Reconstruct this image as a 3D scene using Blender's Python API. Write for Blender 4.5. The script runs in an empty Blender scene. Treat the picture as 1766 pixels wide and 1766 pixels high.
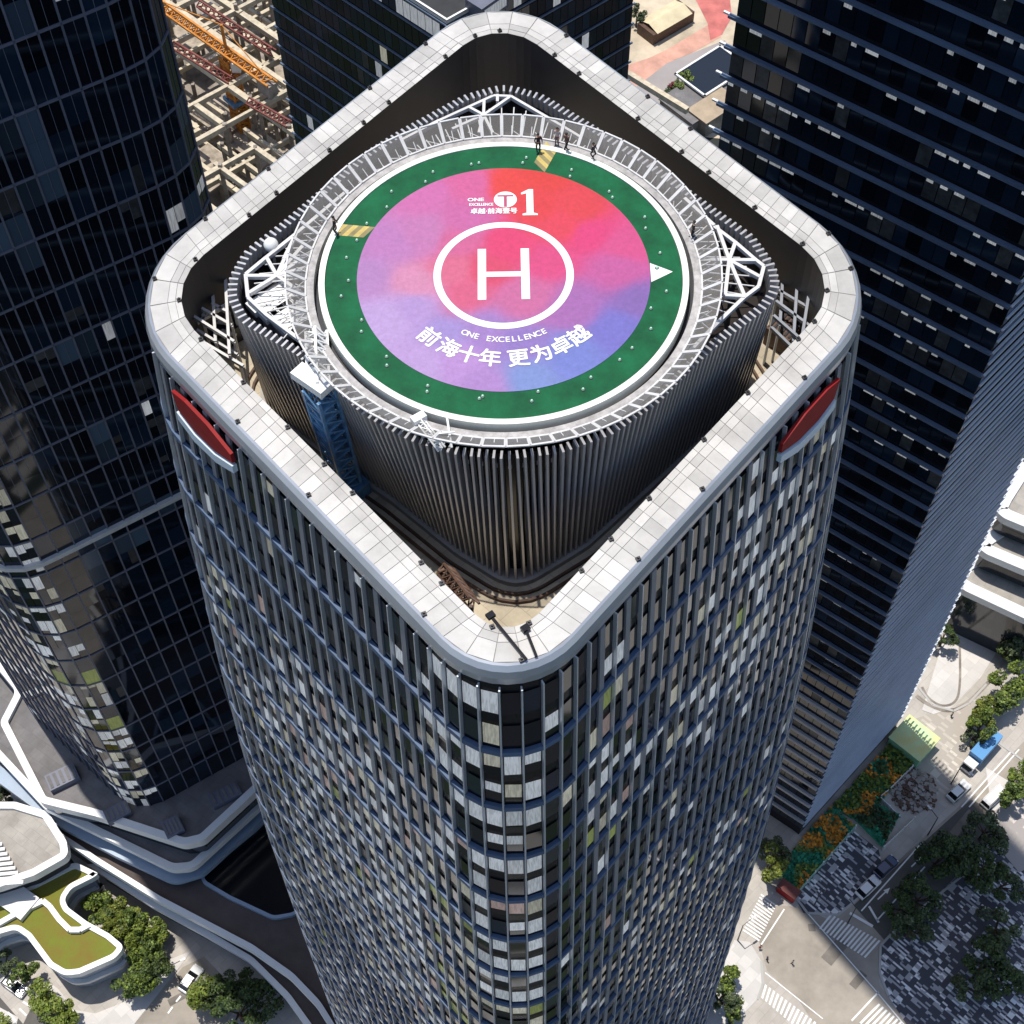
import bpy, bmesh, math, random
from mathutils import Vector, Matrix
from mathutils.geometry import tessellate_polygon
R = math.radians
random.seed(11)
C = bpy.context.scene.collection
scene = bpy.context.scene

# ------------------------------------------------------------------ camera, sky, sun, exposure
F_PX, W_PX = 2700.0, 1766.0
TH, RHO = R(57.3), 0.015
CAM = Vector((0.309, -67.023, 76.223))
cd = bpy.data.cameras.new("camera"); cam = bpy.data.objects.new("camera", cd); C.objects.link(cam)
cd.sensor_width = 36.0; cd.lens = 36.0 * F_PX / W_PX; cd.clip_start = 1.0; cd.clip_end = 6000.0
cam.matrix_world = Matrix.Translation(CAM) @ Matrix.Rotation(R(90) - TH, 4, 'X') @ Matrix.Rotation(-RHO, 4, 'Z')
scene.camera = cam
SUN_EL = 77.0
w = bpy.data.worlds.new("World"); scene.world = w; w.use_nodes = True
nt = w.node_tree; bg = nt.nodes["Background"]; sky = nt.nodes.new("ShaderNodeTexSky")
sky.sky_type = 'NISHITA'; sky.sun_disc = False; sky.sun_elevation = R(SUN_EL); sky.sun_rotation = R(-36.9)
nt.links.new(sky.outputs[0], bg.inputs[0]); bg.inputs[1].default_value = 0.14
sl = bpy.data.lights.new("sun", 'SUN'); sl.energy = 4.3; sl.angle = R(0.5); sl.color = (1.0, 0.95, 0.87)
sun = bpy.data.objects.new("sun", sl); C.objects.link(sun)
tosun = Vector((-0.6 * math.cos(R(SUN_EL)), 0.8 * math.cos(R(SUN_EL)), math.sin(R(SUN_EL))))
sun.rotation_euler = tosun.to_track_quat('Z', 'Y').to_euler(); sun.location = (-60, 80, 200)
vs = scene.view_settings; vs.view_transform = 'Standard'; vs.look = 'None'; vs.exposure = 0.0; vs.gamma = 1.0
scene.cycles.use_denoising = True
scene.cycles.max_bounces = 6; scene.cycles.diffuse_bounces = 3; scene.cycles.glossy_bounces = 3; scene.cycles.transparent_max_bounces = 12
scene.cycles.sample_clamp_indirect = 6.0; scene.cycles.caustics_reflective = False; scene.cycles.caustics_refractive = False

# ------------------------------------------------------------------ measuring: the point of a level plane z under a photo pixel
_fw = Vector((0, math.cos(TH), -math.sin(TH))); _up = Vector((0, math.sin(TH), math.cos(TH)))
def at(px, py, z):
    x = (px - 883) / F_PX; y = (883 - py) / F_PX; c, s = math.cos(RHO), math.sin(RHO)
    d = Vector((1, 0, 0)) * (x * c + y * s) + _up * (-x * s + y * c) + _fw
    p = CAM + d * ((z - CAM.z) / d.z)
    return Vector((p.x, p.y, z))
def at2(pts, z): return [at(x, y, z).xy for x, y in pts]

# ------------------------------------------------------------------ materials
MATS = {}
def mat(name, col, rough=0.6, metal=0.0, ior=1.45, var=0.0, vscale=0.3, isl=0.0, coat=0.0, bump=0.0, bscale=4.0, alpha=None, col2=None):
    if name in MATS: return MATS[name]
    m = bpy.data.materials.new(name); m.use_nodes = True; t = m.node_tree; b = t.nodes["Principled BSDF"]
    b.inputs["Roughness"].default_value = rough; b.inputs["Metallic"].default_value = metal; b.inputs["IOR"].default_value = ior
    b.inputs["Coat Weight"].default_value = coat; b.inputs["Coat Roughness"].default_value = 0.05
    c4 = (*col, 1)
    out = None
    if var or col2 or bump:
        tc = t.nodes.new("ShaderNodeTexCoord"); n = t.nodes.new("ShaderNodeTexNoise"); n.inputs["Scale"].default_value = vscale
        n.inputs["Detail"].default_value = 6.0; n.inputs["Roughness"].default_value = 0.65
        t.links.new(tc.outputs["Object"], n.inputs["Vector"])
        r = t.nodes.new("ShaderNodeValToRGB"); r.color_ramp.elements[0].position = 0.33; r.color_ramp.elements[1].position = 0.67
        lo = col2 if col2 else tuple(max(0, c * (1 - var)) for c in col); hi = tuple(min(1, c * (1 + var * 0.6)) for c in col)
        r.color_ramp.elements[0].color = (*lo, 1); r.color_ramp.elements[1].color = (*hi, 1)
        t.links.new(n.outputs["Fac"], r.inputs["Fac"]); out = r.outputs["Color"]
    if isl:
        g = t.nodes.new("ShaderNodeNewGeometry"); mr = t.nodes.new("ShaderNodeMapRange")
        mr.inputs["To Min"].default_value = 1 - isl; mr.inputs["To Max"].default_value = 1 + isl * 0.5
        t.links.new(g.outputs["Random Per Island"], mr.inputs["Value"])
        mx = t.nodes.new("ShaderNodeMix"); mx.data_type = 'RGBA'; mx.blend_type = 'MULTIPLY'; mx.inputs["Factor"].default_value = 1.0
        if out: t.links.new(out, mx.inputs["A"])
        else: mx.inputs["A"].default_value = c4
        t.links.new(mr.outputs["Result"], mx.inputs["B"]); out = mx.outputs["Result"]
    if out: t.links.new(out, b.inputs["Base Color"])
    else: b.inputs["Base Color"].default_value = c4
    if bump:
        n2 = t.nodes.new("ShaderNodeTexNoise"); n2.inputs["Scale"].default_value = bscale; n2.inputs["Detail"].default_value = 4
        t.links.new(tc.outputs["Object"], n2.inputs["Vector"])
        bp = t.nodes.new("ShaderNodeBump"); bp.inputs["Strength"].default_value = bump; bp.inputs["Distance"].default_value = 0.1
        t.links.new(n2.outputs["Fac"], bp.inputs["Height"]); t.links.new(bp.outputs["Normal"], b.inputs["Normal"])
    if alpha is not None: b.inputs["Alpha"].default_value = alpha
    MATS[name] = m; return m

def glow_blind_mat(name, col, stripes=9.0, lit=0.25):
    """pale pleated blind, glow added mostly for bright reflections, under a glossy glass coat"""
    if name in MATS: return MATS[name]
    m = mat(name, col, rough=0.7, coat=0.25, isl=0.3)
    t = m.node_tree; b = t.nodes["Principled BSDF"]
    tc = t.nodes.new("ShaderNodeTexCoord"); n = t.nodes.new("ShaderNodeTexNoise"); n.inputs["Scale"].default_value = stripes; n.inputs["Detail"].default_value = 2
    mp = t.nodes.new("ShaderNodeMapping"); mp.inputs["Scale"].default_value = (1, 1, 0.06)
    t.links.new(tc.outputs["Object"], mp.inputs["Vector"]); t.links.new(mp.outputs["Vector"], n.inputs["Vector"])
    mr = t.nodes.new("ShaderNodeMapRange"); mr.inputs["From Min"].default_value = 0.38; mr.inputs["From Max"].default_value = 0.6; mr.inputs["To Min"].default_value = 0.7
    t.links.new(n.outputs["Fac"], mr.inputs["Value"])
    mx = t.nodes.new("ShaderNodeMix"); mx.data_type = 'RGBA'; mx.blend_type = 'MULTIPLY'; mx.inputs["Factor"].default_value = 1.0
    lk = b.inputs["Base Color"].links[0]; src = lk.from_socket
    t.links.new(src, mx.inputs["A"]); t.links.new(mr.outputs["Result"], mx.inputs["B"]); t.links.new(mx.outputs["Result"], b.inputs["Base Color"]); t.links.new(mx.outputs["Result"], b.inputs["Emission Color"]); b.inputs["Emission Strength"].default_value = lit  # emission added so the panes glow like sunlit reflections
    return m

GLASS = mat("dark_glass", (0.007, 0.011, 0.019), rough=0.04, ior=1.45, isl=0.6)
GLASS2 = mat("blue_glass", (0.012, 0.024, 0.045), rough=0.06, ior=1.45, isl=0.6)
GLASS3 = mat("green_glass", (0.016, 0.034, 0.040), rough=0.05, ior=1.45, isl=0.5)
INNER = mat("dim_room", (0.05, 0.055, 0.06), rough=0.5, coat=0.15, isl=0.6, var=0.6, vscale=0.9)
GLOWBLIND = glow_blind_mat("white_glow_blind", (0.86, 0.86, 0.85), lit=0.27)
CREAM = glow_blind_mat("cream_glow_blind", (0.72, 0.66, 0.50))
OLIVE = glow_blind_mat("olive_glow_blind", (0.36, 0.40, 0.12))
ROSE = glow_blind_mat("rose_glow_blind", (0.60, 0.42, 0.36))
BLACK = mat("black_spandrel", (0.012, 0.013, 0.017), rough=0.25, ior=1.25)
FINGREY = mat("grey_fin_metal", (0.25, 0.26, 0.29), rough=0.5, metal=0.1, var=0.12, vscale=0.2)
FINLIGHT = mat("silver_mullion", (0.60, 0.63, 0.67), rough=0.32, metal=0.4)
BLUEBAND = mat("blue_grey_band", (0.075, 0.125, 0.22), rough=0.55, metal=0.0, var=0.2, vscale=0.2)
SLATE = mat("slate_mullion", (0.15, 0.16, 0.21), rough=0.5, metal=0.0, var=0.15)
COPING = mat("white_aluminium_panel", (0.545, 0.53, 0.505), rough=0.5, isl=0.22, var=0.20, vscale=0.3)
JOINT = mat("panel_joint", (0.26, 0.25, 0.245), rough=0.8)
LIP = mat("grey_lip_metal", (0.42, 0.45, 0.50), rough=0.3, metal=0.4, var=0.1)
CHARCOAL = mat("charcoal_cladding", (0.034, 0.034, 0.041), rough=0.55, var=0.25, vscale=0.15)
DECK = mat("ochre_roof_deck", (0.58, 0.50, 0.37), rough=0.85, var=0.25, vscale=0.4, bump=0.2)
WHITE = mat("white_paint", (0.80, 0.80, 0.78), rough=0.5, var=0.06, vscale=0.6)
WHITEP = mat("white_line_paint", (0.82, 0.82, 0.80), rough=0.55)
STEEL = mat("white_steel", (0.66, 0.65, 0.64), rough=0.4, var=0.12, vscale=0.8)
NET = mat("safety_net_mesh", (0.34, 0.32, 0.30), rough=0.7, alpha=0.38)
GREENP = mat("green_pad_paint", (0.005, 0.105, 0.040), rough=0.7, ior=1.3, var=0.35, vscale=0.5, bump=0.15, bscale=6)
DARKM = mat("dark_metal", (0.05, 0.05, 0.055), rough=0.45, metal=0.5)
BROWN = mat("brown_steel", (0.11, 0.06, 0.04), rough=0.6, var=0.4, vscale=2)
CRANEBLUE = mat("crane_blue_paint", (0.12, 0.27, 0.46), rough=0.4, var=0.4, vscale=1.2)
RED = mat("red_sign_face", (0.30, 0.014, 0.016), rough=0.6, ior=1.3, var=0.15)
SIGNWHITE = mat("pale_blue_sign_return", (0.62, 0.72, 0.80), rough=0.35)
ORANGE = mat("orange_crane_paint", (0.62, 0.24, 0.035), rough=0.5, var=0.3, vscale=0.8)
REDST = mat("red_site_steel", (0.20, 0.055, 0.045), rough=0.6, var=0.3)
CONC = mat("formwork_concrete", (0.58, 0.50, 0.37), rough=0.85, var=0.3, vscale=0.6)
CONCD = mat("raw_concrete", (0.33, 0.29, 0.25), rough=0.9, var=0.5, vscale=0.25)
ROOFGREY = mat("grey_roof_paving", (0.20, 0.19, 0.19), rough=0.85, var=0.2, vscale=0.3)
ROOFBEIGE = mat("beige_roof_paving", (0.40, 0.37, 0.33), rough=0.85, var=0.2, vscale=0.3)
FASCIA = mat("white_fascia", (0.74, 0.74, 0.73), rough=0.35, var=0.05, vscale=0.2)
BLUEFAS = mat("blue_grey_fascia", (0.30, 0.38, 0.48), rough=0.35, var=0.1)
SEDUM = mat("sedum_roof", (0.135, 0.165, 0.02), rough=0.95, var=0.4, vscale=0.3, bump=0.6, bscale=5, col2=(0.20, 0.15, 0.03))
ASPHALT = mat("asphalt", (0.115, 0.108, 0.10), rough=0.9, var=0.2, vscale=0.15)
ROADPALE = mat("worn_pale_road", (0.36, 0.32, 0.27), rough=0.9, var=0.30, vscale=0.11)
PAVE = mat("pale_paving", (0.52, 0.48, 0.43), rough=0.85, var=0.16, vscale=0.2)
PAVEWHITE = mat("white_reflection_strip", (0.66, 0.63, 0.60), rough=0.8, var=0.10, vscale=0.15)
def joints(m, sx, sy, ang=0.0, k=0.72, wd=0.03):
    """paving joints: a brick pattern darkens the slab colour along its mortar lines"""
    t = m.node_tree; b = t.nodes["Principled BSDF"]; src = b.inputs["Base Color"].links[0].from_socket if b.inputs["Base Color"].links else None
    tc = t.nodes.new("ShaderNodeTexCoord"); mp = t.nodes.new("ShaderNodeMapping"); mp.inputs["Rotation"].default_value = (0, 0, ang); br = t.nodes.new("ShaderNodeTexBrick")
    br.inputs["Scale"].default_value = 1.0; br.inputs["Brick Width"].default_value = sx; br.inputs["Row Height"].default_value = sy; br.inputs["Mortar Size"].default_value = wd; br.inputs["Mortar Smooth"].default_value = 0.3
    br.inputs["Color1"].default_value = (1, 1, 1, 1); br.inputs["Color2"].default_value = (.86, .86, .86, 1); br.inputs["Mortar"].default_value = (k, k, k, 1)
    mx = t.nodes.new("ShaderNodeMix"); mx.data_type = 'RGBA'; mx.blend_type = 'MULTIPLY'; mx.inputs["Factor"].default_value = 1
    t.links.new(tc.outputs["Object"], mp.inputs["Vector"]); t.links.new(mp.outputs["Vector"], br.inputs["Vector"])
    if src: t.links.new(src, mx.inputs["A"])
    else: mx.inputs["A"].default_value = b.inputs["Base Color"].default_value
    t.links.new(br.outputs["Color"], mx.inputs["B"]); t.links.new(mx.outputs["Result"], b.inputs["Base Color"])
joints(ROOFGREY, 2.4, 1.6, R(35)); joints(ROOFBEIGE, 2.4, 1.6, R(35)); joints(PAVE, 3.0, 1.5, R(-45)); joints(PAVEWHITE, 2.0, 2.0, R(-45), .8); joints(DECK, 1.6, 1.6, R(45), .7)
GRASS = mat("lawn", (0.10, 0.13, 0.02), rough=0.95, var=0.5, vscale=0.6)
PINK = mat("pink_paving", (0.60, 0.33, 0.25), rough=0.85, var=0.3, vscale=0.15)
REDPAV = mat("red_sheeting", (0.55, 0.16, 0.14), rough=0.75, var=0.3, vscale=0.2)
SAND = mat("sandy_ground", (0.55, 0.46, 0.34), rough=0.95, var=0.3, vscale=0.12)
BARK = mat("bark", (0.10, 0.07, 0.05), rough=0.95, var=0.4, vscale=3)
LEAF = mat("leaf_green", (0.075, 0.115, 0.022), rough=0.6, isl=0.7)
LEAF2 = mat("leaf_bright", (0.16, 0.22, 0.03), rough=0.6, isl=0.6)
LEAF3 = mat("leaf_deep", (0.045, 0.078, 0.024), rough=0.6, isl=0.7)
LEAF4 = mat("leaf_yellow_green", (0.20, 0.23, 0.035), rough=0.6, isl=0.6)
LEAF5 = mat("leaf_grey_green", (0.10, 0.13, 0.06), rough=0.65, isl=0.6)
LEAFRED = mat("leaf_crimson", (0.20, 0.02, 0.04), rough=0.6, isl=0.5)
LEAFOR = mat("leaf_orange", (0.75, 0.30, 0.03), rough=0.65, isl=0.5)
SKIN = mat("skin", (0.48, 0.29, 0.20), rough=0.6)
HAIR = mat("black_hair", (0.02, 0.018, 0.016), rough=0.6)
TYRE = mat("tyre_rubber", (0.02, 0.02, 0.02), rough=0.8)
CARGLASS = mat("car_glass", (0.012, 0.014, 0.016), rough=0.05, ior=1.6)

# dappled granite paving: short light and dark strips laid along one direction
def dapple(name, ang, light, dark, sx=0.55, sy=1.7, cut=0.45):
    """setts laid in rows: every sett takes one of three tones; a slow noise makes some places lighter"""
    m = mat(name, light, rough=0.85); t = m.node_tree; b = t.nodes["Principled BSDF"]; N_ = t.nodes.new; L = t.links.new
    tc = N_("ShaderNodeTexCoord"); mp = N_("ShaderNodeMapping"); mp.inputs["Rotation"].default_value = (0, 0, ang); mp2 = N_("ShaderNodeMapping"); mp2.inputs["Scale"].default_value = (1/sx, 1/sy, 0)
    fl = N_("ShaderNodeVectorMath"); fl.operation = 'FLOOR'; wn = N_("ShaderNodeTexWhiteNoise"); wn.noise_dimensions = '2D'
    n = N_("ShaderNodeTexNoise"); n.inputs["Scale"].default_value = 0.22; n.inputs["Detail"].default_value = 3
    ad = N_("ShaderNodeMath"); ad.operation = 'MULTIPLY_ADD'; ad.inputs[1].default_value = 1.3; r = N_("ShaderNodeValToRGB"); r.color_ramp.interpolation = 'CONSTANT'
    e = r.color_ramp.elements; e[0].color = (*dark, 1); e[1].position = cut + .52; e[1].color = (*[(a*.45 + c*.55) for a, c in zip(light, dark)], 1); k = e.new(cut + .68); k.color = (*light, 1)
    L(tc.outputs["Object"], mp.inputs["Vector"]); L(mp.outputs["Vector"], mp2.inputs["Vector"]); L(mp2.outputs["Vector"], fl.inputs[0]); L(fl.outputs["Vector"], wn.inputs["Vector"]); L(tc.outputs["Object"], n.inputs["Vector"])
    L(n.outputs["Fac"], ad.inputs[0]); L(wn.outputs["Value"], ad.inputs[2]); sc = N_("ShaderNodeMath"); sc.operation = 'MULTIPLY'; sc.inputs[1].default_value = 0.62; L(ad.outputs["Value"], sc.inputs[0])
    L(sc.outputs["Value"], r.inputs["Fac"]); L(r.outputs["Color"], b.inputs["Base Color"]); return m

# ------------------------------------------------------------------ mesh helpers
class MB:
    def __init__(self): self.v = []; self.f = []; self.m = []
    def quad(self, a, b, c, d, mi=0):
        n = len(self.v); self.v += [tuple(a), tuple(b), tuple(c), tuple(d)]; self.f.append((n, n+1, n+2, n+3)); self.m.append(mi)
    def hexa(self, lo, hi, mi=0):
        n = len(self.v); k = len(lo); self.v += [tuple(p) for p in lo] + [tuple(p) for p in hi]
        self.f.append(tuple(n + i for i in reversed(range(k)))); self.f.append(tuple(n + k + i for i in range(k)))
        for i in range(k): j = (i + 1) % k; self.f.append((n+i, n+j, n+k+j, n+k+i))
        self.m += [mi] * (k + 2)
    def box(self, c, s, rz=0.0, mi=0):
        cx, cy, cz = c; x, y, z = s[0]/2, s[1]/2, s[2]/2; ca, sa = math.cos(rz), math.sin(rz)
        P = [(cx + a*ca - b*sa, cy + a*sa + b*ca) for a, b in ((-x,-y),(x,-y),(x,y),(-x,y))]
        self.hexa([(p[0], p[1], cz - z) for p in P], [(p[0], p[1], cz + z) for p in P], mi)
    def prism(self, poly, z0, z1, mi=0): self.hexa([(p[0], p[1], z0) for p in poly], [(p[0], p[1], z1) for p in poly], mi)
    def bar(self, a, b, t=0.1, mi=0, h=None):
        a = Vector(a); b = Vector(b); d = (b - a)
        if d.length < 1e-6: return
        d.normalize(); u = d.cross(Vector((0, 0, 1)))
        if u.length < 1e-3: u = Vector((1, 0, 0))
        u.normalize(); w_ = u.cross(d); u = u * t / 2; w_ = w_ * (h or t) / 2
        self.hexa([a-u-w_, a+u-w_, a+u+w_, a-u+w_], [b-u-w_, b+u-w_, b+u+w_, b-u+w_], mi)
    def cyl(self, a, b, r0, r1=None, n=10, mi=0):
        a = Vector(a); b = Vector(b); r1 = r0 if r1 is None else r1; d = (b - a).normalized()
        u = d.orthogonal().normalized(); w_ = d.cross(u)
        ring = [(math.cos(2*math.pi*i/n), math.sin(2*math.pi*i/n)) for i in range(n)]
        self.hexa([a + (u*c + w_*s) * r0 for c, s in ring], [b + (u*c + w_*s) * r1 for c, s in ring], mi)
    def ring(self, pa, pb, closed=True, mi=0):
        k = len(pa); n = len(self.v); self.v += [tuple(p) for p in pa] + [tuple(p) for p in pb]
        for i in range(k if closed else k - 1): j = (i+1) % k; self.f.append((n+i, n+j, n+k+j, n+k+i)); self.m.append(mi)
    def ngon(self, pts, mi=0):
        if len(pts) > 6 and all(abs(p[2] - pts[0][2]) < 1e-4 for p in pts):      # big level outlines: triangulate, face up
            q = [pts[0]]
            for p in pts[1:]:
                if (Vector(p) - Vector(q[-1])).length > 0.03: q.append(p)
            n = len(self.v); self.v += [tuple(p) for p in q]
            for t in tessellate_polygon([[Vector(p) for p in q]]):
                a, b, c = (Vector(q[i]).xy for i in t); cr = (b - a).cross(c - a)
                if abs(cr) < 1e-7: continue
                self.f.append(tuple(n + i for i in (t if cr > 0 else reversed(t)))); self.m.append(mi)
            return
        n = len(self.v); self.v += [tuple(p) for p in pts]; self.f.append(tuple(range(n, n + len(pts)))); self.m.append(mi)
    def build(self, name, mats, parent=None, smooth=False):
        me = bpy.data.meshes.new(name); me.from_pydata(self.v, [], self.f)
        for m in (mats if isinstance(mats, (list, tuple)) else [mats]): me.materials.append(m)
        me.polygons.foreach_set("material_index", self.m)
        if smooth: me.polygons.foreach_set("use_smooth", [True] * len(self.f))
        me.update(); o = bpy.data.objects.new(name, me); C.objects.link(o)
        if parent: o.parent = parent
        return o
def tag(o, label=None, cat=None, group=None, kind=None):
    if label: o["label"] = label
    if cat: o["category"] = cat
    if group: o["group"] = group
    if kind: o["kind"] = kind
    return o
def empty(name, loc=(0, 0, 0), rz=0.0):
    o = bpy.data.objects.new(name, None); o.location = loc; o.rotation_euler = (0, 0, rz); o.empty_display_size = 0.5; C.objects.link(o); return o
def copy_tree(o, parent=None):
    c = o.copy(); C.objects.link(c)
    if parent: c.parent = parent
    for ch in list(o.children): copy_tree(ch, c)
    return c
def struct(mb, name, m): return tag(mb.build(name, m), kind="structure")

def fillet(poly, r, n=8):
    """round the corners of a closed polygon; r is one radius or one per corner"""
    out = []; k = len(poly); rs = r if isinstance(r, (list, tuple)) else [r] * k
    for i in range(k):
        p = Vector(poly[i]); a = Vector(poly[i-1]) - p; b = Vector(poly[(i+1) % k]) - p; la, lb = a.length, b.length; a.normalize(); b.normalize()
        ang = a.angle(b); t = min(rs[i] / max(math.tan(ang/2), 0.05), la * 0.48, lb * 0.48)
        if rs[i] <= 0 or abs(ang - math.pi) < 0.02: out.append(p); continue
        p0, p1 = p + a*t, p + b*t
        for j in range(n + 1):
            s = j / n; out.append(p0*(1-s)**2 + p*2*s*(1-s) + p1*s*s)
    return out
def area(poly): return 0.5 * sum(poly[i-1][0]*poly[i][1] - poly[i][0]*poly[i-1][1] for i in range(len(poly)))
def ccw(poly): return list(poly) if area(poly) > 0 else list(reversed(poly))
def offset(poly, d):
    """move a counter-clockwise outline inwards by d (outwards when negative)"""
    k = len(poly); out = []
    for i in range(k):
        p = Vector(poly[i]); e0 = (p - Vector(poly[i-1])); e1 = (Vector(poly[(i+1) % k]) - p)
        if e0.length < 1e-6: e0 = e1
        if e1.length < 1e-6: e1 = e0
        e0 = e0.normalized(); e1 = e1.normalized(); n0 = Vector((-e0.y, e0.x)); n1 = Vector((-e1.y, e1.x)); n = (n0 + n1)
        if n.length < 1e-6: n = n0
        n.normalize(); out.append(p + n * d / max(0.5, n.dot(n0)))
    return out
def lift(poly, z): return [(p[0], p[1], z) for p in poly]
def resample(poly, n):
    k = len(poly); L = [0.0]
    for i in range(k): L.append(L[-1] + (Vector(poly[(i+1) % k]) - Vector(poly[i])).length)
    out = []; j = 0
    for q in range(n):
        s = L[-1] * q / n
        while L[j+1] < s: j += 1
        t = (s - L[j]) / max(1e-9, L[j+1] - L[j]); out.append(Vector(poly[j]).lerp(Vector(poly[(j+1) % k]), t))
    return out, L[-1]
def normals(poly):
    k = len(poly); o = []
    for i in range(k):
        e = Vector(poly[(i+1) % k]) - Vector(poly[i-1]); o.append(Vector((e.y, -e.x)).normalized())
    return o
def interp(x, xs, ys):
    if x <= xs[0]: return ys[0]
    for i in range(len(xs) - 1):
        if x <= xs[i+1]: return ys[i] + (ys[i+1] - ys[i]) * (x - xs[i]) / (xs[i+1] - xs[i])
    return ys[-1]
def hsh(*a):
    h = 2166136261
    for x in a: h = ((h ^ (int(x) & 0xffffffff)) * 16777619) & 0xffffffff
    h ^= h >> 15; h = (h * 2246822519) & 0xffffffff; h ^= h >> 13
    return (h & 0xffffff) / 0xffffff
def vnoise(x, y, seed=0):
    i, j = math.floor(x), math.floor(y); u, v = x - i, y - j; u = u*u*(3-2*u); v = v*v*(3-2*v)
    return (hsh(i,j,seed)*(1-u)+hsh(i+1,j,seed)*u)*(1-v) + (hsh(i,j+1,seed)*(1-u)+hsh(i+1,j+1,seed)*u)*v

GZ = -190.0
PAL = [GLASS, GLASS2, GLASS3, INNER, GLOWBLIND, CREAM, OLIVE, ROSE, BLACK]
_ranked = lambda p: (Vector(p) - CAM).length
def split_best(items, keyf, n=100):
    """the n nearest the camera, and the rest"""
    s = sorted(items, key=keyf); return s[:n], s[n:]
def parts_of(root, name, pieces, m, n=100, best=True):
    """pieces: [(centre, MB)]; the n that show largest as parts of their own, the rest as one part of kind stuff"""
    a, b = split_best(pieces, lambda q: _ranked(q[0]), n)
    for _, mb in a: mb.build(name, m, root)
    if b:
        big = MB()
        for _, mb in b:
            k = len(big.v); big.v += mb.v; big.f += [tuple(i + k for i in f) for f in mb.f]; big.m += mb.m
        o = big.build(name, m, root); o["kind"] = "stuff"

# ------------------------------------------------------------------ the tall round-cornered tower in the middle
SY, OCX, OCY = 1.171, -0.076, 3.257
def rsq(a, r, nside=24, narc=10, sy=SY, cx=OCX, cy=OCY, rf=None):
    """outline of a square standing on its corner, corners rounded, stretched in depth"""
    P = []
    for k in range(4):
        rot = k * math.pi/2 - math.pi/4; c, s = math.cos(rot), math.sin(rot)
        rk = (rf or r) if k == 3 else r; rn = (rf or r) if k == 2 else r      # the corner towards the street is a little tighter
        loc = [(a - rk + rk*math.cos(math.pi/2*j/narc), a - rk + rk*math.sin(math.pi/2*j/narc)) for j in range(narc + 1)]
        loc += [(a - rk - (2*a - rk - rn)*j/nside, a) for j in range(1, nside)]
        P += [Vector((x*c - y*s + cx, (x*s + y*c)*sy + cy)) for x, y in loc]
    return P
KZ = [-190, -130, -95, -70, -50, -30, -15, -7]; KS = [1.259, 1.239, 1.219, 1.186, 1.145, 1.09, 1.046, 1.018]
class Curtain:
    """a glazed wall wrapped round an outline: n bays, levels zs from the top down"""
    def __init__(self, outline, n, prof=None, drift=0.0, pivot=(0, 0)):
        self.p, self.L = resample(ccw(outline), n); self.nn = normals(self.p); self.n = n; self.prof = prof; self.drift = drift; self.pv = Vector(pivot)
    def pt(self, i, z, off=0.0):
        i0 = math.floor(i) % self.n; f = i - math.floor(i); j = (i0 + 1) % self.n
        p = self.p[i0].lerp(self.p[j], f); nn = self.nn[i0].lerp(self.nn[j], f)
        if self.prof: p = (p - self.pv) * self.prof(z) + self.pv
        p = p + nn * off; return Vector((p.x + self.drift * (-z), p.y, z))
    def faces(self, i, lim=-0.15):
        p = self.p[int(i) % self.n]; d = (CAM.xy - p).normalized(); return self.nn[int(i) % self.n].dot(d) > lim
    def body(self, root, m, zs, off=-0.12, name="wall_core", cap=True):
        mb = MB()
        for a, b in zip(zs[:-1], zs[1:]): mb.ring([self.pt(i, b, off) for i in range(self.n)], [self.pt(i, a, off) for i in range(self.n)])
        if cap: mb.ngon([self.pt(i, zs[0], off) for i in range(self.n)])
        return mb.build(name, m, root)
    def fin(self, i, zs, wid, d0, d1):
        mb = MB(); hw = wid / 2 / (self.L / self.n); pr = None
        for z in zs:
            r = [self.pt(i - hw, z, d0), self.pt(i + hw, z, d0), self.pt(i + hw, z, d1), self.pt(i - hw, z, d1)]
            if pr: mb.ring(pr, r)
            else: mb.ngon(r)
            pr = r
        return mb
    def band(self, z, h, d0, d1, rng=None):
        mb = MB(); idx = rng or range(self.n)
        q = [[self.pt(i, z - h/2, d0) for i in idx], [self.pt(i, z - h/2, d1) for i in idx], [self.pt(i, z + h/2, d1) for i in idx], [self.pt(i, z + h/2, d0) for i in idx]]
        for a in range(4): mb.ring(q[(a+1) % 4], q[a], closed=rng is None)
        return mb
    def pane(self, i, z0, z1, off=0.0, gap=0.05, tilt=0.0, mi=0, i1=None):
        mb = MB(); j = (i + 1 if i1 is None else i1)
        t = tilt; mb.quad(self.pt(i + gap, z0, off - t), self.pt(j - gap, z0, off + t*0.6), self.pt(j - gap, z1, off + t), self.pt(i + gap, z1, off - t*0.6), mi); return mb

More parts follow.
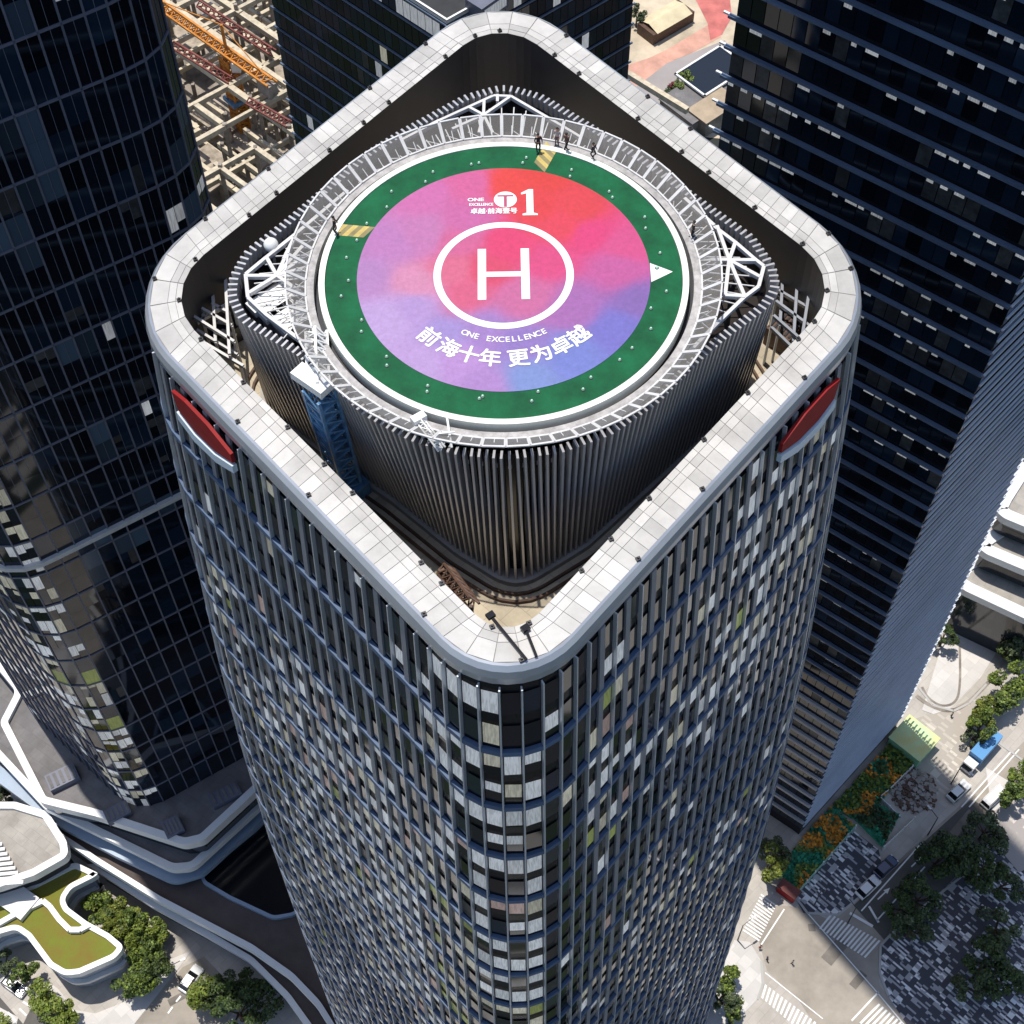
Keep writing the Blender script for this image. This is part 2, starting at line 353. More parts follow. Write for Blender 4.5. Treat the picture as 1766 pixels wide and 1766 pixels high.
tower = empty("office_tower", (0, 3, GZ))
tower.matrix_world = Matrix.Translation((0, 0, 0))
tag(tower, "round cornered glass tower in the middle with a white parapet ring round its roof", "tower")
NB = 120
cw = Curtain(rsq(18.795, 6.443, 60, 30, rf=5.2), NB, lambda z: interp(z, KZ, KS), 0.00445, (OCX, OCY))
FL = 3.75; Z0 = -7.2
cw.body(tower, BLACK, [-7, -15, -30, -50, -70, -95, -130, -190], off=-0.10, name="spandrel_wall", cap=False)
i_front = min(range(NB), key=lambda i: cw.p[i].y)
def col(i): return (i - i_front + NB//2) % NB - NB//2
def main_pick(i, k, z):
    c = col(i); v = .65*vnoise(c*0.16 + 50, k*0.22 + c*.05, 3) + .35*vnoise(c*.5, k*.5, 13); h = hsh(i, k, 7); p = 0.03
    if -5 <= c <= 3:                                  # the rounded corner: glowing blinds paint bright reflections on nearly every floor
        p = 0.85 if -2 <= c <= 1 else 0.4
        if k < 4: p *= 0.6
        if c > 1 and k > 5: p = 0.1
    elif c < 0: p = (0.80 if k < 22 else 0.5)*min(1, max(.04, 4*(v - .36))) if k >= 6 else (0.12 if k == 5 else 0.03)
    else: p = (0.03 if k < 1 or c < 5 else (0.62 if k < 13 else 0.40))*min(1, max(.03, 4*(v - .38)))
    if h < p:
        g = hsh(i, k, 19)
        if c < -2 and -7 < c and k > 7: return 6 if g < 0.5 else 5
        return 4 if g < 0.72 else (5 if g < 0.90 else (6 if g < 0.93 else 7))
    g = hsh(i, k, 23); return 0 if g < 0.58 else (1 if g < 0.83 else (2 if g < 0.92 else 3))
pieces = []
for i in range(NB):
    if not cw.faces(i, -0.12): continue
    for k in range(49):
        zt = Z0 - FL*k; head, sill = zt - 0.55, zt - 2.95; mi = main_pick(i, k, zt); tl = (hsh(i, k, 5) - 0.5) * 0.06
        mb = MB()
        if mi >= 4:
            cut = head - (head - sill) * (0.45 + 0.55 * hsh(i, k, 31)) if hsh(i, k, 29) < 0.6 else sill
            q = cw.pane(i, cut, head, 0, 0.10, tl, mi); mb = q
            if cut > sill + 0.2:
                q2 = cw.pane(i, sill, cut, 0, 0.10, tl, 0); n = len(mb.v); mb.v += q2.v; mb.f += [tuple(a + n for a in f) for f in q2.f]; mb.m += q2.m
        else: mb = cw.pane(i, sill, head, 0, 0.08, tl, mi)
        pieces.append((cw.pt(i, zt), mb))
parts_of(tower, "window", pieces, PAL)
fz = [-7.1, -15, -30, -50, -70, -95, -130, -190]
pieces = []; pieces2 = []
for i in range(NB):
    if not cw.faces(i, -0.3): continue
    if col(i) % 2 == 0 and not -4 <= col(i) <= 4: pieces.append((cw.pt(i, -20), cw.fin(i, fz, 0.46, -0.05, 0.14)))
    else: pieces2.append((cw.pt(i, -20), cw.fin(i, fz, 0.10, -0.05, 0.26)))
parts_of(tower, "pilaster", pieces, FINGREY); parts_of(tower, "mullion", pieces2, FINLIGHT)
for j in range(25):
    z = -14.6 - 7.5*j
    if z > -188: cw.band(z, 0.5, -0.05, 0.24).build("floor_band", BLUEBAND, tower)
# parapet: a white panelled coping over a rolled grey lip, dark inner wall, roof deck
NS, NA = 30, 10
oO, oI = rsq(18.795, 6.443, NS, NA, rf=5.3), rsq(16.615, 4.027, NS, NA, rf=2.7); N = len(oO)
mb = MB()
mb.ring([(*p, -5.03) for p in oO], [(*p, -5.03) for p in oI], mi=1)
for i in range(N):
    j = (i + 1) % N; e0, e1 = 0.018, 0.982
    arc = (i % (NS + NA)) < NA
    if arc and i % (NS + NA) % 2: continue
    if arc: j = (i + 2) % N
    for f0, f1 in ((0.0, 0.55), (0.565, 0.80), (0.815, 1.0)):
        q = []
        for zz in (-5.02, -5.0 + 0.02*hsh(i, int(f0*10), 3)):
            q.append([(*oO[a].lerp(oO[b], e).lerp(oI[a].lerp(oI[b], e), f), zz) for a, b, e, f in ((i, j, e0, f0), (i, j, e1, f0), (i, j, e1, f1), (i, j, e0, f1))])
        mb.hexa(q[0], q[1], 0)
mb.build("parapet_coping", [COPING, JOINT], tower)
mb = MB(); oc = ccw(oO); prev = lift(oc, -5.0)
for d, z in ((-0.16, -5.06), (-0.42, -5.4), (-0.56, -6.0), (-0.50, -6.8), (-0.25, -7.15), (0.3, -7.2)):
    cur = lift(offset(oc, d), z); mb.ring(cur, prev); prev = cur
mb.build("parapet_lip", LIP, tower, smooth=True)
ZD = -14.0
mb = MB(); ic = ccw(oI)
mb.ring(lift(ic, -5.01), lift(ic, ZD)); mb.build("parapet_inner_wall", CHARCOAL, tower)
mb = MB(); mb.ngon(lift(ic, ZD)); mb.build("roof_deck", DECK, tower)
# ------------------------------------------------------------------ louvred plant enclosure under the helipad
# flared: a tight V at the deck, at the top a broad round front that follows the pad and tips left, right and behind
TOPC = [(0.2, -13.15), (3.2, -12.75), (6.2, -11.5), (9.0, -9.3), (11.5, -6.4), (13.5, -4.4), (16.3, -2.0), (17.3, -0.6), (17.2, 1.2), (16.1, 3.7), (14.0, 5.9), (9.3, 11.0), (5.8, 14.3), (2.6, 17.2), (0.2, 18.2), (-2.4, 17.2),
        (-6.7, 13.9), (-9.1, 11.8), (-14.2, 5.6), (-16.6, 3.0), (-17.3, 1.0), (-17.3, -0.6), (-16.4, -2.4), (-12.8, -5.0), (-10.5, -7.4), (-8.4, -9.8), (-5.6, -11.7), (-2.8, -12.8)]
BOTC = [(0.5, -14.6), (4.9, -11.6), (12.6, -3.8), (16.4, -0.2), (17.0, 1.2), (16.0, 3.6), (9.3, 10.9), (2.6, 16.9), (0.2, 17.8), (-2.4, 16.9), (-9.1, 11.5), (-16.2, 3.2), (-17.0, 1.4), (-16.4, -0.2), (-12.0, -4.0), (-7.4, -7.8), (-3.0, -12.0)]
enc = empty("plant_enclosure")
tag(enc, "dark plant room wrapped in pale upright fins rising inside the roof well under the helipad", "rooftop structure")
NFIN = 216
def ring_of(c, r):
    p = fillet([Vector(q) for q in c], r, 6); k = min(range(len(p)), key=lambda q: (p[q] - Vector(c[0])).length); p = p[k:] + p[:k]; return resample(p, NFIN)[0]
tp, bp_ = ring_of(TOPC, 2.0), ring_of(BOTC, [1.9] + [2.0]*16); fn = normals(tp); fnb = normals(bp_); cc = bp_
ZF = -1.0
W = lambda P, Nn, d, z: [(p.x + n.x*d, p.y + n.y*d, z) for p, n in zip(P, Nn)]
mb = MB(); mb.ring(W(bp_, fnb, -.25, ZD), W(tp, fn, -.25, -1.6)); mb.build("wall", mat("enclosure_glass", (0.012, 0.013, 0.020), rough=0.18, ior=1.6), enc)
mb = MB(); mb.ngon(W(tp, fn, -.26, -4.0)); mb.build("roof", mat("enclosure_roof", (0.030, 0.024, 0.022), rough=0.9, var=0.4), enc)
mb = MB(); mb.ring(W(bp_, fnb, .8, ZD + .5), W(bp_, fnb, -.3, ZD + .5)); mb.ring(W(bp_, fnb, .8, ZD), W(bp_, fnb, .8, ZD + .5)); mb.build("plinth", mat("plinth_grey", (0.42, 0.39, 0.35), rough=0.7, var=0.2), enc)
pieces = []
FINCORE = mat("enclosure_fin", (0.52, 0.51, 0.52), rough=0.36, metal=0.5)
for p, n, p2, n2 in zip(tp, fn, bp_, fnb):
    m_ = MB(); t = Vector((-n.y, n.x))*0.075; t2 = Vector((-n2.y, n2.x))*0.075; a, b = p - n*0.05, p + n*0.55; a2, b2 = p2 - n2*0.05, p2 + n2*0.55
    m_.hexa([(*(a2+t2), ZD + 0.5), (*(a2-t2), ZD + 0.5), (*(b2-t2), ZD + 0.5), (*(b2+t2), ZD + 0.5)], [(*(a+t), ZF), (*(a-t), ZF), (*(b-t), ZF), (*(b+t), ZF)])
    pieces.append((Vector((p.x, p.y, -8)), m_))
parts_of(enc, "fin", pieces, FINCORE)
wl_ = MB()
for k in range(17):
    i_ = (2*k - 16) % NFIN; q = tp[i_].lerp(bp_[i_], .12) - fn[i_]*0.12; wl_.box((q.x, q.y, -2.6), (0.2, 0.2, 0.16))
o = wl_.build("wall_lamp", WHITE, enc); o["kind"] = "stuff"
# white truss between the enclosure and the pad
ZT = -1.3
def truss(segs, t=0.24):
    m_ = MB()
    for k, (a, b) in enumerate(segs): m_.bar(at(*a, ZT) + Vector((0, 0, .006*k)), at(*b, ZT) + Vector((0, 0, .006*k)), t, h=0.3)
    m_.build("truss", STEEL, enc)
hub = (1257, 451)
truss([((1231, 392), (1268, 420)), ((1268, 420), (1304, 451)), ((1304, 451), (1317, 461)), ((1317, 461), (1308, 496)), ((1308, 496), (1284, 514)), ((1284, 514), (1236, 560)), ((1236, 560), (1190, 607)),
       (hub, (1268, 420)), (hub, (1304, 451)), (hub, (1310, 480)), (hub, (1284, 514)), (hub, (1236, 392)), (hub, (1205, 451)), (hub, (1250, 512)), ((1250, 512), (1284, 514)), ((1231, 392), (1180, 345))])
hub = (478, 478)
truss([((600, 330), (512, 404)), ((512, 404), (458, 447)), ((458, 447), (424, 475)), ((424, 475), (428, 515)), ((428, 515), (460, 545)), ((460, 545), (520, 590)), ((520, 590), (580, 645)),
       (hub, (424, 478)), (hub, (461, 448)), (hub, (540, 478)), (hub, (512, 404)), (hub, (535, 440)), (hub, (430, 508)), (hub, (530, 515)), (hub, (545, 460)), ((490, 450), (510, 410)), (hub, (525, 425))])
hub = (834, 201)
truss([((757, 210), (851, 167)), ((851, 167), (881, 168)), ((881, 168), (965, 217)), ((965, 217), (1000, 238)), ((757, 210), (690, 245)), (hub, (835, 175)), (hub, (879, 170)), (hub, (810, 188)), (hub, (780, 225)), (hub, (850, 232)), (hub, (826, 232)), ((858, 166), (858, 178))], 0.2)
# fine radial struts from the pad's walkway out to the enclosure's edge, with a light ring beam
m_ = MB(); ins = offset(ccw([Vector(q) for q in tp]), 1.0)
for k in range(120):
    a = 2*math.pi*k/120; u = Vector((math.cos(a), math.sin(a))); best = 0
    for q0, q1 in zip(ins, ins[1:] + ins[:1]):
        e = q1 - q0; den = u.cross(e)
        if abs(den) > 1e-9:
            t_ = q0.cross(e)/den; s_ = q0.cross(u)/den
            if 0 <= s_ <= 1 and t_ > best: best = t_
    if best > 13.4: m_.bar((*(u*12.7), -.8 + .004*(k % 5)), (*(u*best), -1.5 + .004*(k % 5)), .075); k % 2 and m_.bar((*(u*12.7), -.8), (*(Vector((math.cos(a + .11), math.sin(a + .11)))*min(best, 14.6)), -1.45), .06)
m_.build("strut", STEEL, enc)["kind"] = "stuff"
for name, d, wd in (("gondola_rail", -1.35, 0.16), ("gondola_rail", -1.95, 0.16)):
    m_ = MB(); a = offset(cc, d); b = offset(cc, d - wd)
    m_.ring(lift(b, ZD + 0.28), lift(a, ZD + 0.28)); m_.ring(lift(b, ZD), lift(b, ZD + 0.28)); m_.ring(lift(a, ZD + 0.28), lift(a, ZD)); m_.build(name, BROWN, tower)

# ------------------------------------------------------------------ the helipad
pad = empty("helipad"); tag(pad, "round helipad with green border and pink to violet disc marked with a white H", "helipad")
def circ(r, n=128, z=0.0, a0=0.0): return [(r*math.cos(a0 + 2*math.pi*i/n), r*math.sin(a0 + 2*math.pi*i/n), z) for i in range(n)]
mb = MB(); mb.ngon(circ(11.42, z=0)); mb.ring(circ(11.42, z=-0.25), circ(11.42, z=0)); mb.build("green_deck", GREENP, pad)
mb = MB(); prof = [(11.46, -0.6), (11.46, 0.06), (11.86, 0.06), (11.86, -0.9)]
for (r0, z0), (r1, z1) in zip(prof[:-1], prof[1:]): mb.ring(circ(r1, z=z1), circ(r0, z=z0))
mb.build("kerb", mat("kerb_cream", (0.78, 0.79, 0.70), rough=0.6), pad)
mb = MB(); mb.ring(circ(12.75, z=-0.3), circ(12.2, z=-0.3)); mb.ring(circ(12.75, z=-1.0), circ(12.75, z=-0.3)); mb.ring(circ(12.2, z=-0.3), circ(12.2, z=-1.2)); mb.build("walkway", mat("walkway_grating", (0.44, 0.42, 0.41), rough=.7, var=.35, vscale=1.6), pad)
mb = MB(); mb.ring(circ(12.3, z=-1.05), circ(10.5, z=-1.05)); mb.build("under_rim", DARKM, pad)
# painted disc: a fine polar grid whose vertices carry the paint colours
SEEDS = [(0.30, 0.95, (244, 62, 58)), (0.05, 0.85, (250, 66, 62)), (0.52, 0.62, (244, 66, 78)), (0.42, 0.45, (248, 66, 92)), (0.25, 0.62, (245, 62, 70)), (0.6, 0.35, (244, 62, 132)), (0.85, 0.25, (236, 84, 150)), (0.78, 0.02, (216, 96, 170)), (0.0, 0.28, (246, 62, 122)),
         (-0.12, 0.05, (238, 70, 112)), (0.3, 0.1, (240, 74, 140)), (-0.35, 0.05, (238, 112, 150)), (-0.25, -0.18, (236, 98, 142)), (0.15, -0.2, (222, 112, 170)), (0.45, -0.3, (182, 112, 190)), (0.9, -0.25, (146, 108, 190)), (0.75, -0.5, (128, 122, 214)), (0.45, -0.7, (126, 140, 222)),
         (0.15, -0.92, (134, 156, 222)), (0.12, -0.6, (158, 128, 208)), (-0.15, -0.95, (188, 142, 214)), (-0.3, -0.75, (200, 152, 222)), (-0.55, -0.75, (202, 166, 226)), (-0.8, -0.4, (206, 172, 230)), (-0.62, -0.3, (196, 160, 224)), (-0.6, -0.08, (232, 150, 190)), (-0.92, 0.0, (196, 140, 204)),
         (-0.8, 0.3, (206, 132, 200)), (-0.55, 0.4, (214, 130, 192)), (-0.55, 0.75, (226, 116, 186)), (-0.25, 0.85, (232, 104, 166)), (-0.25, 0.5, (222, 110, 178)), (-0.3, 0.3, (228, 104, 160)), (-0.4, -0.5, (176, 152, 222)), (-0.1, -0.5, (176, 136, 212))]
lin = lambda c: tuple(((v/255 + 0.055)/1.055)**2.4 for v in c)
def paint(x, y):
    wx = x + 0.05*(vnoise(x*5 + 9, y*5 + 3, 1) - 0.5) + 0.02*(vnoise(x*17, y*17, 2) - 0.5); wy = y + 0.05*(vnoise(x*5, y*5 + 40, 4) - 0.5); acc = [0, 0, 0]; ws = 0
    for sx, sy_, c in SEEDS:
        q = 1.0 / ((wx - sx)**2 + (wy - sy_)**2 + 0.002)**2.6; ws += q; l = lin(c)
        for e in range(3): acc[e] += l[e]*q
    g = 0.96 + 0.10*vnoise(x*40, y*40, 8)
    return [min(1, 0.58*a/ws*g) for a in acc]
NR, NT = 46, 220; vs_, fs_ = [(0, 0, 0.03)], []
for a in range(1, NR + 1):
    r_ = 9.4*a/NR
    vs_ += [(r_*math.cos(2*math.pi*b/NT), r_*math.sin(2*math.pi*b/NT), 0.03) for b in range(NT)]
for b in range(NT): fs_.append((0, 1 + b, 1 + (b+1) % NT))
for a in range(NR - 1):
    for b in range(NT): c0 = 1 + a*NT; c1 = c0 + NT; fs_.append((c0 + b, c1 + b, c1 + (b+1) % NT, c0 + (b+1) % NT))
me = bpy.data.meshes.new("painted_disc"); me.from_pydata(vs_, [], fs_)
ca = me.color_attributes.new("paint", 'FLOAT_COLOR', 'POINT')
for i, v in enumerate(vs_): ca.data[i].color = (*paint(v[0]/9.4, v[1]/9.4), 1)
dm = mat("disc_paint", (0.8, 0.3, 0.5), rough=0.55); t = dm.node_tree; an = t.nodes.new("ShaderNodeVertexColor"); an.layer_name = "paint"
tc = t.nodes.new("ShaderNodeTexCoord"); nz = t.nodes.new("ShaderNodeTexNoise"); nz.inputs["Scale"].default_value = 3.2; nz.inputs["Detail"].default_value = 8; nz.inputs["Roughness"].default_value = 0.75
mr = t.nodes.new("ShaderNodeMapRange"); mr.inputs["From Min"].default_value = 0.3; mr.inputs["From Max"].default_value = 0.7; mr.inputs["To Min"].default_value = 0.86; mr.inputs["To Max"].default_value = 1.12
mx = t.nodes.new("ShaderNodeMix"); mx.data_type = 'RGBA'; mx.blend_type = 'MULTIPLY'; mx.inputs["Factor"].default_value = 1
t.links.new(tc.outputs["Object"], nz.inputs["Vector"]); t.links.new(nz.outputs["Fac"], mr.inputs["Value"]); t.links.new(an.outputs["Color"], mx.inputs["A"]); t.links.new(mr.outputs["Result"], mx.inputs["B"])
t.links.new(mx.outputs["Result"], t.nodes["Principled BSDF"].inputs["Base Color"])
me.materials.append(dm); o = bpy.data.objects.new("painted_disc", me); C.objects.link(o); o.parent = pad
mb = MB(); mb.ring(circ(4.5, z=0.045), circ(4.02, z=0.045)); mb.build("white_circle", WHITEP, pad)
mb = MB()
mb.ngon([(-1.66, -2.1, 0.045), (-1.12, -2.1, 0.045), (-1.12, -0.2, 0.045), (1.12, -0.2, 0.045), (1.12, -2.1, 0.045), (1.66, -2.1, 0.045), (1.66, 2.18, 0.045), (1.12, 2.18, 0.045), (1.12, 0.22, 0.045), (-1.12, 0.22, 0.045), (-1.12, 2.18, 0.045), (-1.66, 2.18, 0.045)])
mb.build("letter_h", WHITEP, pad)
mb = MB(); mb.ngon([(9.42, -0.82, 0.02), (10.85, 0.02, 0.02), (9.42, 0.78, 0.02)]); mb.build("arrow_mark", WHITEP, pad)
YEL = mat("yellow_path_paint", (0.55, 0.42, 0.13), rough=0.7, var=0.2, vscale=1.5)
YEL2 = mat("worn_path_paint", (0.26, 0.22, 0.10), rough=0.7, var=0.2, vscale=1.5)
for p0, p1 in (((3.35, 11.4), (2.5, 9.45)), ((-10.9, 4.1), (-8.75, 3.8))):
    a, b = Vector(p0), Vector(p1); d = (b - a).normalized(); nrm = Vector((-d.y, d.x)); mb = MB(); q = 6
    for k in range(q):
        s0, s1 = a.lerp(b, k/q), a.lerp(b, (k + 1)/q); sk = d*0.3
        mb.ngon([(*(s0 + nrm*0.5 + sk), 0.02), (*(s1 + nrm*0.5 + sk), 0.02), (*(s1 - nrm*0.5 - sk), 0.02), (*(s0 - nrm*0.5 - sk), 0.02)], k % 2)
    mb.build("striped_path", [YEL, YEL2], pad)
def letters(txt, size, x, y, rz=0.0, bold=0.0, z=0.05, m=WHITEP, name="lettering", sx=1.0):
    cu = bpy.data.curves.new("tmp_text", 'FONT'); cu.body = txt; cu.size = size; cu.align_x = 'CENTER'; cu.align_y = 'CENTER'; cu.resolution_u = 3
    ob = bpy.data.objects.new("tmp_text", cu); C.objects.link(ob); bpy.context.view_layer.update()
    me = bpy.data.meshes.new_from_object(ob.evaluated_get(bpy.context.evaluated_depsgraph_get())); bpy.data.objects.remove(ob); bpy.data.curves.remove(cu)
    mb = MB(); V0 = [v.co.copy() for v in me.vertices]; F0 = [tuple(p.vertices) for p in me.polygons]; bpy.data.meshes.remove(me)
    offs = [(0, 0)] + ([(bold*math.cos(k*math.pi/3), bold*math.sin(k*math.pi/3)) for k in range(6)] if bold else [])
    for q, (dx, dy) in enumerate(offs):
        n = len(mb.v); mb.v += [(v.x*sx + dx, v.y + dy, 0.002*q) for v in V0]; mb.f += [tuple(a + n for a in f) for f in F0]; mb.m += [0]*len(F0)
    o = mb.build(name, m, pad); o.location = (x, y, z); o.rotation_euler = (0, 0, rz); return o
RS = 7.05
for ch, a in zip("前海十年更为卓越", (-42.4, -29.8, -18.7, -7.4, 7.0, 19.1, 30.3, 41.5)):
    letters(ch, 1.42, RS*math.sin(R(a)), -RS*math.cos(R(a)) + 0.1, R(a), 0.035)
for k, ch in enumerate("ONE EXCELLENCE"):
    a = -27.3 + k*4.2
    if ch != " ": letters(ch, 0.60, 5.38*math.sin(R(a)), -5.38*math.cos(R(a)), R(a), 0.012)
letters("ONE", 0.42, -1.78, 6.52, 0, 0.015, sx=1.25); letters("EXCELLENCE", 0.34, -1.42, 6.08, 0, 0.012, sx=0.8); letters("卓越·前海壹号", 0.54, -0.58, 5.46, 0, 0.016, sx=0.92)
mb = MB(); mb.ngon([(x*0.76 + 0.18, y*0.72 + 6.52, 0.047) for x, y, _ in circ(1, 40)]); mb.build("round_emblem", WHITEP, pad)
mb = MB(); PINKD = mat("emblem_groove", (0.40, 0.06, 0.14), rough=0.6)
mb.ngon([(-0.35, 6.92, 0.052), (-0.35, 6.78, 0.052), (0.08, 6.78, 0.052), (0.08, 5.85, 0.052), (0.28, 5.85, 0.052), (0.28, 6.78, 0.052), (0.71, 6.78, 0.052), (0.71, 6.92, 0.052)]); mb.build("emblem_bar", PINKD, pad)
mb = MB(); mb.ngon([(1.30, 5.08, 0.047), (2.30, 5.08, 0.047), (2.30, 5.22, 0.047), (2.03, 5.3, 0.047), (2.03, 7.42, 0.047), (1.72, 7.42, 0.047), (1.22, 7.1, 0.047), (1.24, 6.95, 0.047), (1.57, 7.05, 0.047), (1.57, 5.3, 0.047), (1.30, 5.22, 0.047)]); mb.build("numeral", WHITEP, pad)
# safety net: sixty framed panels leaning outwards
NP = 60
for k in range(NP):
    a0, a1 = 2*math.pi*(k + 0.04)/NP, 2*math.pi*(k + 0.96)/NP; fr = MB(); z0, z1 = -0.25, 0.62; r0, r1 = 12.72, 13.9
    P = lambda r, a, z: Vector((r*math.cos(a), r*math.sin(a), z))
    c = [P(r0, a0, z0), P(r1, a0, z1), P(r1, a1, z1), P(r0, a1, z0)]
    for e in range(4): fr.bar(c[e], c[(e+1) % 4], 0.11)
    am = (a0 + a1)/2; fr.bar(P(r0, am, z0), P((r0 + r1)/2, am, (z0 + z1)/2), 0.05)
    fo = fr.build("net_frame", STEEL, pad); nm = MB(); nm.quad(*c); nm.build("net", NET, fo)
# perimeter lights set in the green border
def pad_light():
    m_ = MB(); m_.cyl((0, 0, 0), (0, 0, 0.04), 0.14, 0.14, 10, 1); m_.cyl((0, 0, 0.04), (0, 0, 0.15), 0.10, 0.06, 10, 0)
    return m_.build("pad_light", [mat("lamp_glass_green", (0.45, 0.75, 0.55), rough=0.2), DARKM])
pl = pad_light(); PL = []
for k in range(20): PL.append((10.25 + 0.25*math.sin(k*2.1), 2*math.pi*(k + 0.5)/20))
for k in range(18): PL.append((9.85 + 0.2*math.sin(k*1.7), 2*math.pi*(k + 0.1)/18))
for k, (r_, a) in enumerate(PL):
    o = pl if k == 0 else pl.copy()
    if k: C.objects.link(o)
    o.location = (r_*math.cos(a), r_*math.sin(a), 0.0); tag(o, "small round light set in the green border of the helipad", "light", "lights set in the green helipad border")

# ------------------------------------------------------------------ rooftop things on the middle tower
# blue boom of the facade-cleaning crane, leaning down the enclosure
def lattice(mb, a, b, wd, n, t=0.1, mi=0):
    a = Vector(a); b = Vector(b); d = (b - a).normalized(); u = d.orthogonal().normalized(); v = d.cross(u); h = wd/2
    cs = [u*h + v*h, u*h - v*h, -u*h - v*h, -u*h + v*h]
    for c in cs: mb.bar(a + c, b + c, t*1.5, mi)
    for k in range(n):
        p, q = a.lerp(b, k/n), a.lerp(b, (k + 1)/n)
        for e in range(4):
            c0, c1 = cs[e], cs[(e+1) % 4]; mb.bar(p + c0, p + c1, t, mi); mb.bar(p + c0, q + c1, t, mi)
bm_ = empty("cleaning_crane"); tag(bm_, "blue steel facade cleaning crane standing against the pale fins of the plant enclosure", "crane")
base = at(620, 838, ZD); top = at(596, 655, -1.6); top = Vector((base.x - 0.35, base.y - 0.6, -1.9))
bd = (Vector((base.x, base.y, 0)) - Vector((0, 3.1, 0))).normalized()
b0 = Vector((base.x - 0.7, base.y - 0.7, ZD + 0.3)); b1 = b0 + Vector((-0.6, -0.6, 12.4))
mb = MB(); lattice(mb, b0, b1, 1.4, 11, 0.13); mb.box(b0.lerp(b1, 0.42), (0.8, 0.8, 3.6), 0.7); mb.box(b0.lerp(b1, 0.75), (0.85, 0.85, 2.6), 0.7); mb.build("mast", CRANEBLUE, bm_)
mb = MB(); mb.box(b0 + Vector((0.2, -0.1, 0.5)), (2.2, 1.6, 1.4), 0.75); mb.build("carriage", CRANEBLUE, bm_)
j1 = at(548, 585, -1.0)
mb = MB(); lattice(mb, b1 + Vector((0, 0, 0.3)), Vector((j1.x, j1.y, -0.2)), 0.95, 8, 0.11); mb.build("jib", WHITE, bm_)
mb = MB(); mb.box(b1 + Vector((-0.4, 0.3, 0.6)), (2.6, 1.1, 0.6), -0.7); mb.build("head", WHITE, bm_)
# white plant covers on the left corner of the enclosure
def cover(px, py, ln, wd, rz, label):
    p = at(px, py, -2.0); t_ = empty("plant_cover", (p.x, p.y, -2.3), rz); tag(t_, label, "plant cover", "white covers on the left corner of the enclosure")
    m_ = MB(); m_.box((0, 0, 0.35), (ln, wd, 0.5)); m_.build("lid", WHITE, t_)
    m_ = MB()
    for k in range(5): m_.box((-ln/2 + ln*(k + 0.5)/5, 0, 0.64), (0.08, wd*0.9, 0.08))
    m_.build("rib", STEEL, t_); m_ = MB(); m_.box((0, 0, -0.4), (ln*0.9, wd*0.8, 1.0)); m_.build("casing", LIP, t_)
cover(467, 515, 3.2, 1.1, R(40), "narrow white plant cover nearest the left tip of the enclosure")
cover(487, 528, 3.2, 1.0, R(40), "narrow white plant cover between its narrow twin and the large cover")
cover(504, 545, 2.7, 2.2, R(40), "broad white plant cover beside the helipad walkway, largest of the three")
# white radome
t_ = empty("radome", at(471, 440, -2.2)); tag(t_, "white dome on a short mast at the left of the helipad", "antenna dome")
bmh = bmesh.new(); bmesh.ops.create_uvsphere(bmh, u_segments=20, v_segments=12, radius=0.5); me = bpy.data.meshes.new("dome"); bmh.to_mesh(me); bmh.free()
me.polygons.foreach_set("use_smooth", [True]*len(me.polygons)); me.materials.append(WHITE); o = bpy.data.objects.new("dome", me); C.objects.link(o); o.parent = t_; o.location = (0, 0, 1.0)
mb = MB(); mb.cyl((0, 0, -3), (0, 0, 0.5), 0.12); mb.build("mast", STEEL, t_)
# white davit at the front left of the net
t_ = empty("davit"); tag(t_, "white lattice davit leaning over the front left of the safety net", "davit")
mb = MB(); a, b = at(722, 722, 0.2), at(762, 775, -0.6); lattice(mb, a, b, 0.35, 5, 0.06); mb.bar(at(770, 715, 0.3), at(779, 772, -0.4), 0.13); mb.bar(at(757, 748, 0.2), at(784, 745, 0.2), 0.09); mb.box(a, (0.9, 0.5, 0.5), 0.6); mb.build("boom", WHITE, t_)
# brown gantry on the roof deck at the front corner
t_ = empty("gondola_gantry"); tag(t_, "rust brown steel gantry lying between the parapet and the rails at the front corner", "gantry")
mb = MB(); a, b = at(768, 985, ZD + 5), at(812, 1045, ZD + 8); lattice(mb, a, b, 0.75, 6, 0.1); mb.bar(at(762, 990, ZD+5), at(800, 1040, ZD+8), 0.12); mb.box(a, (0.7, 0.7, 0.5), 0.9)
mb.bar(a, (a.x + .2, a.y + .4, ZD), 0.2); mb.bar(b, (b.x + .2, b.y + .6, ZD), 0.2); mb.build("truss", BROWN, t_)
# dark bars shaped as shadow lines, laid across the coping at the front corner
for (x0, y0), (x1, y1), l in (((846, 1062), (908, 1138), "longer dark bar standing in for a shadow across the front corner of the white parapet"), ((906, 1084), (925, 1132), "shorter dark bar standing in for a shadow across the front corner of the white parapet")):
    a, b = at(x0, y0, -4.8), at(x1, y1, -4.8); t_ = empty("coping_shadow_bar", a); tag(t_, l, "shadow bar", "shadow bars on the front corner of the parapet"); d = b - a
    m_ = MB(); m_.bar((0, 0, 0), d, 0.17, h=0.14); m_.build("arm", BLACK, t_); m_ = MB(); m_.box((0, 0, 0.05), (0.5, 0.4, 0.24), 0.6); m_.build("shadow_bar_foot", BLACK, t_)  # arm and foot are the bar standing in for a shadow
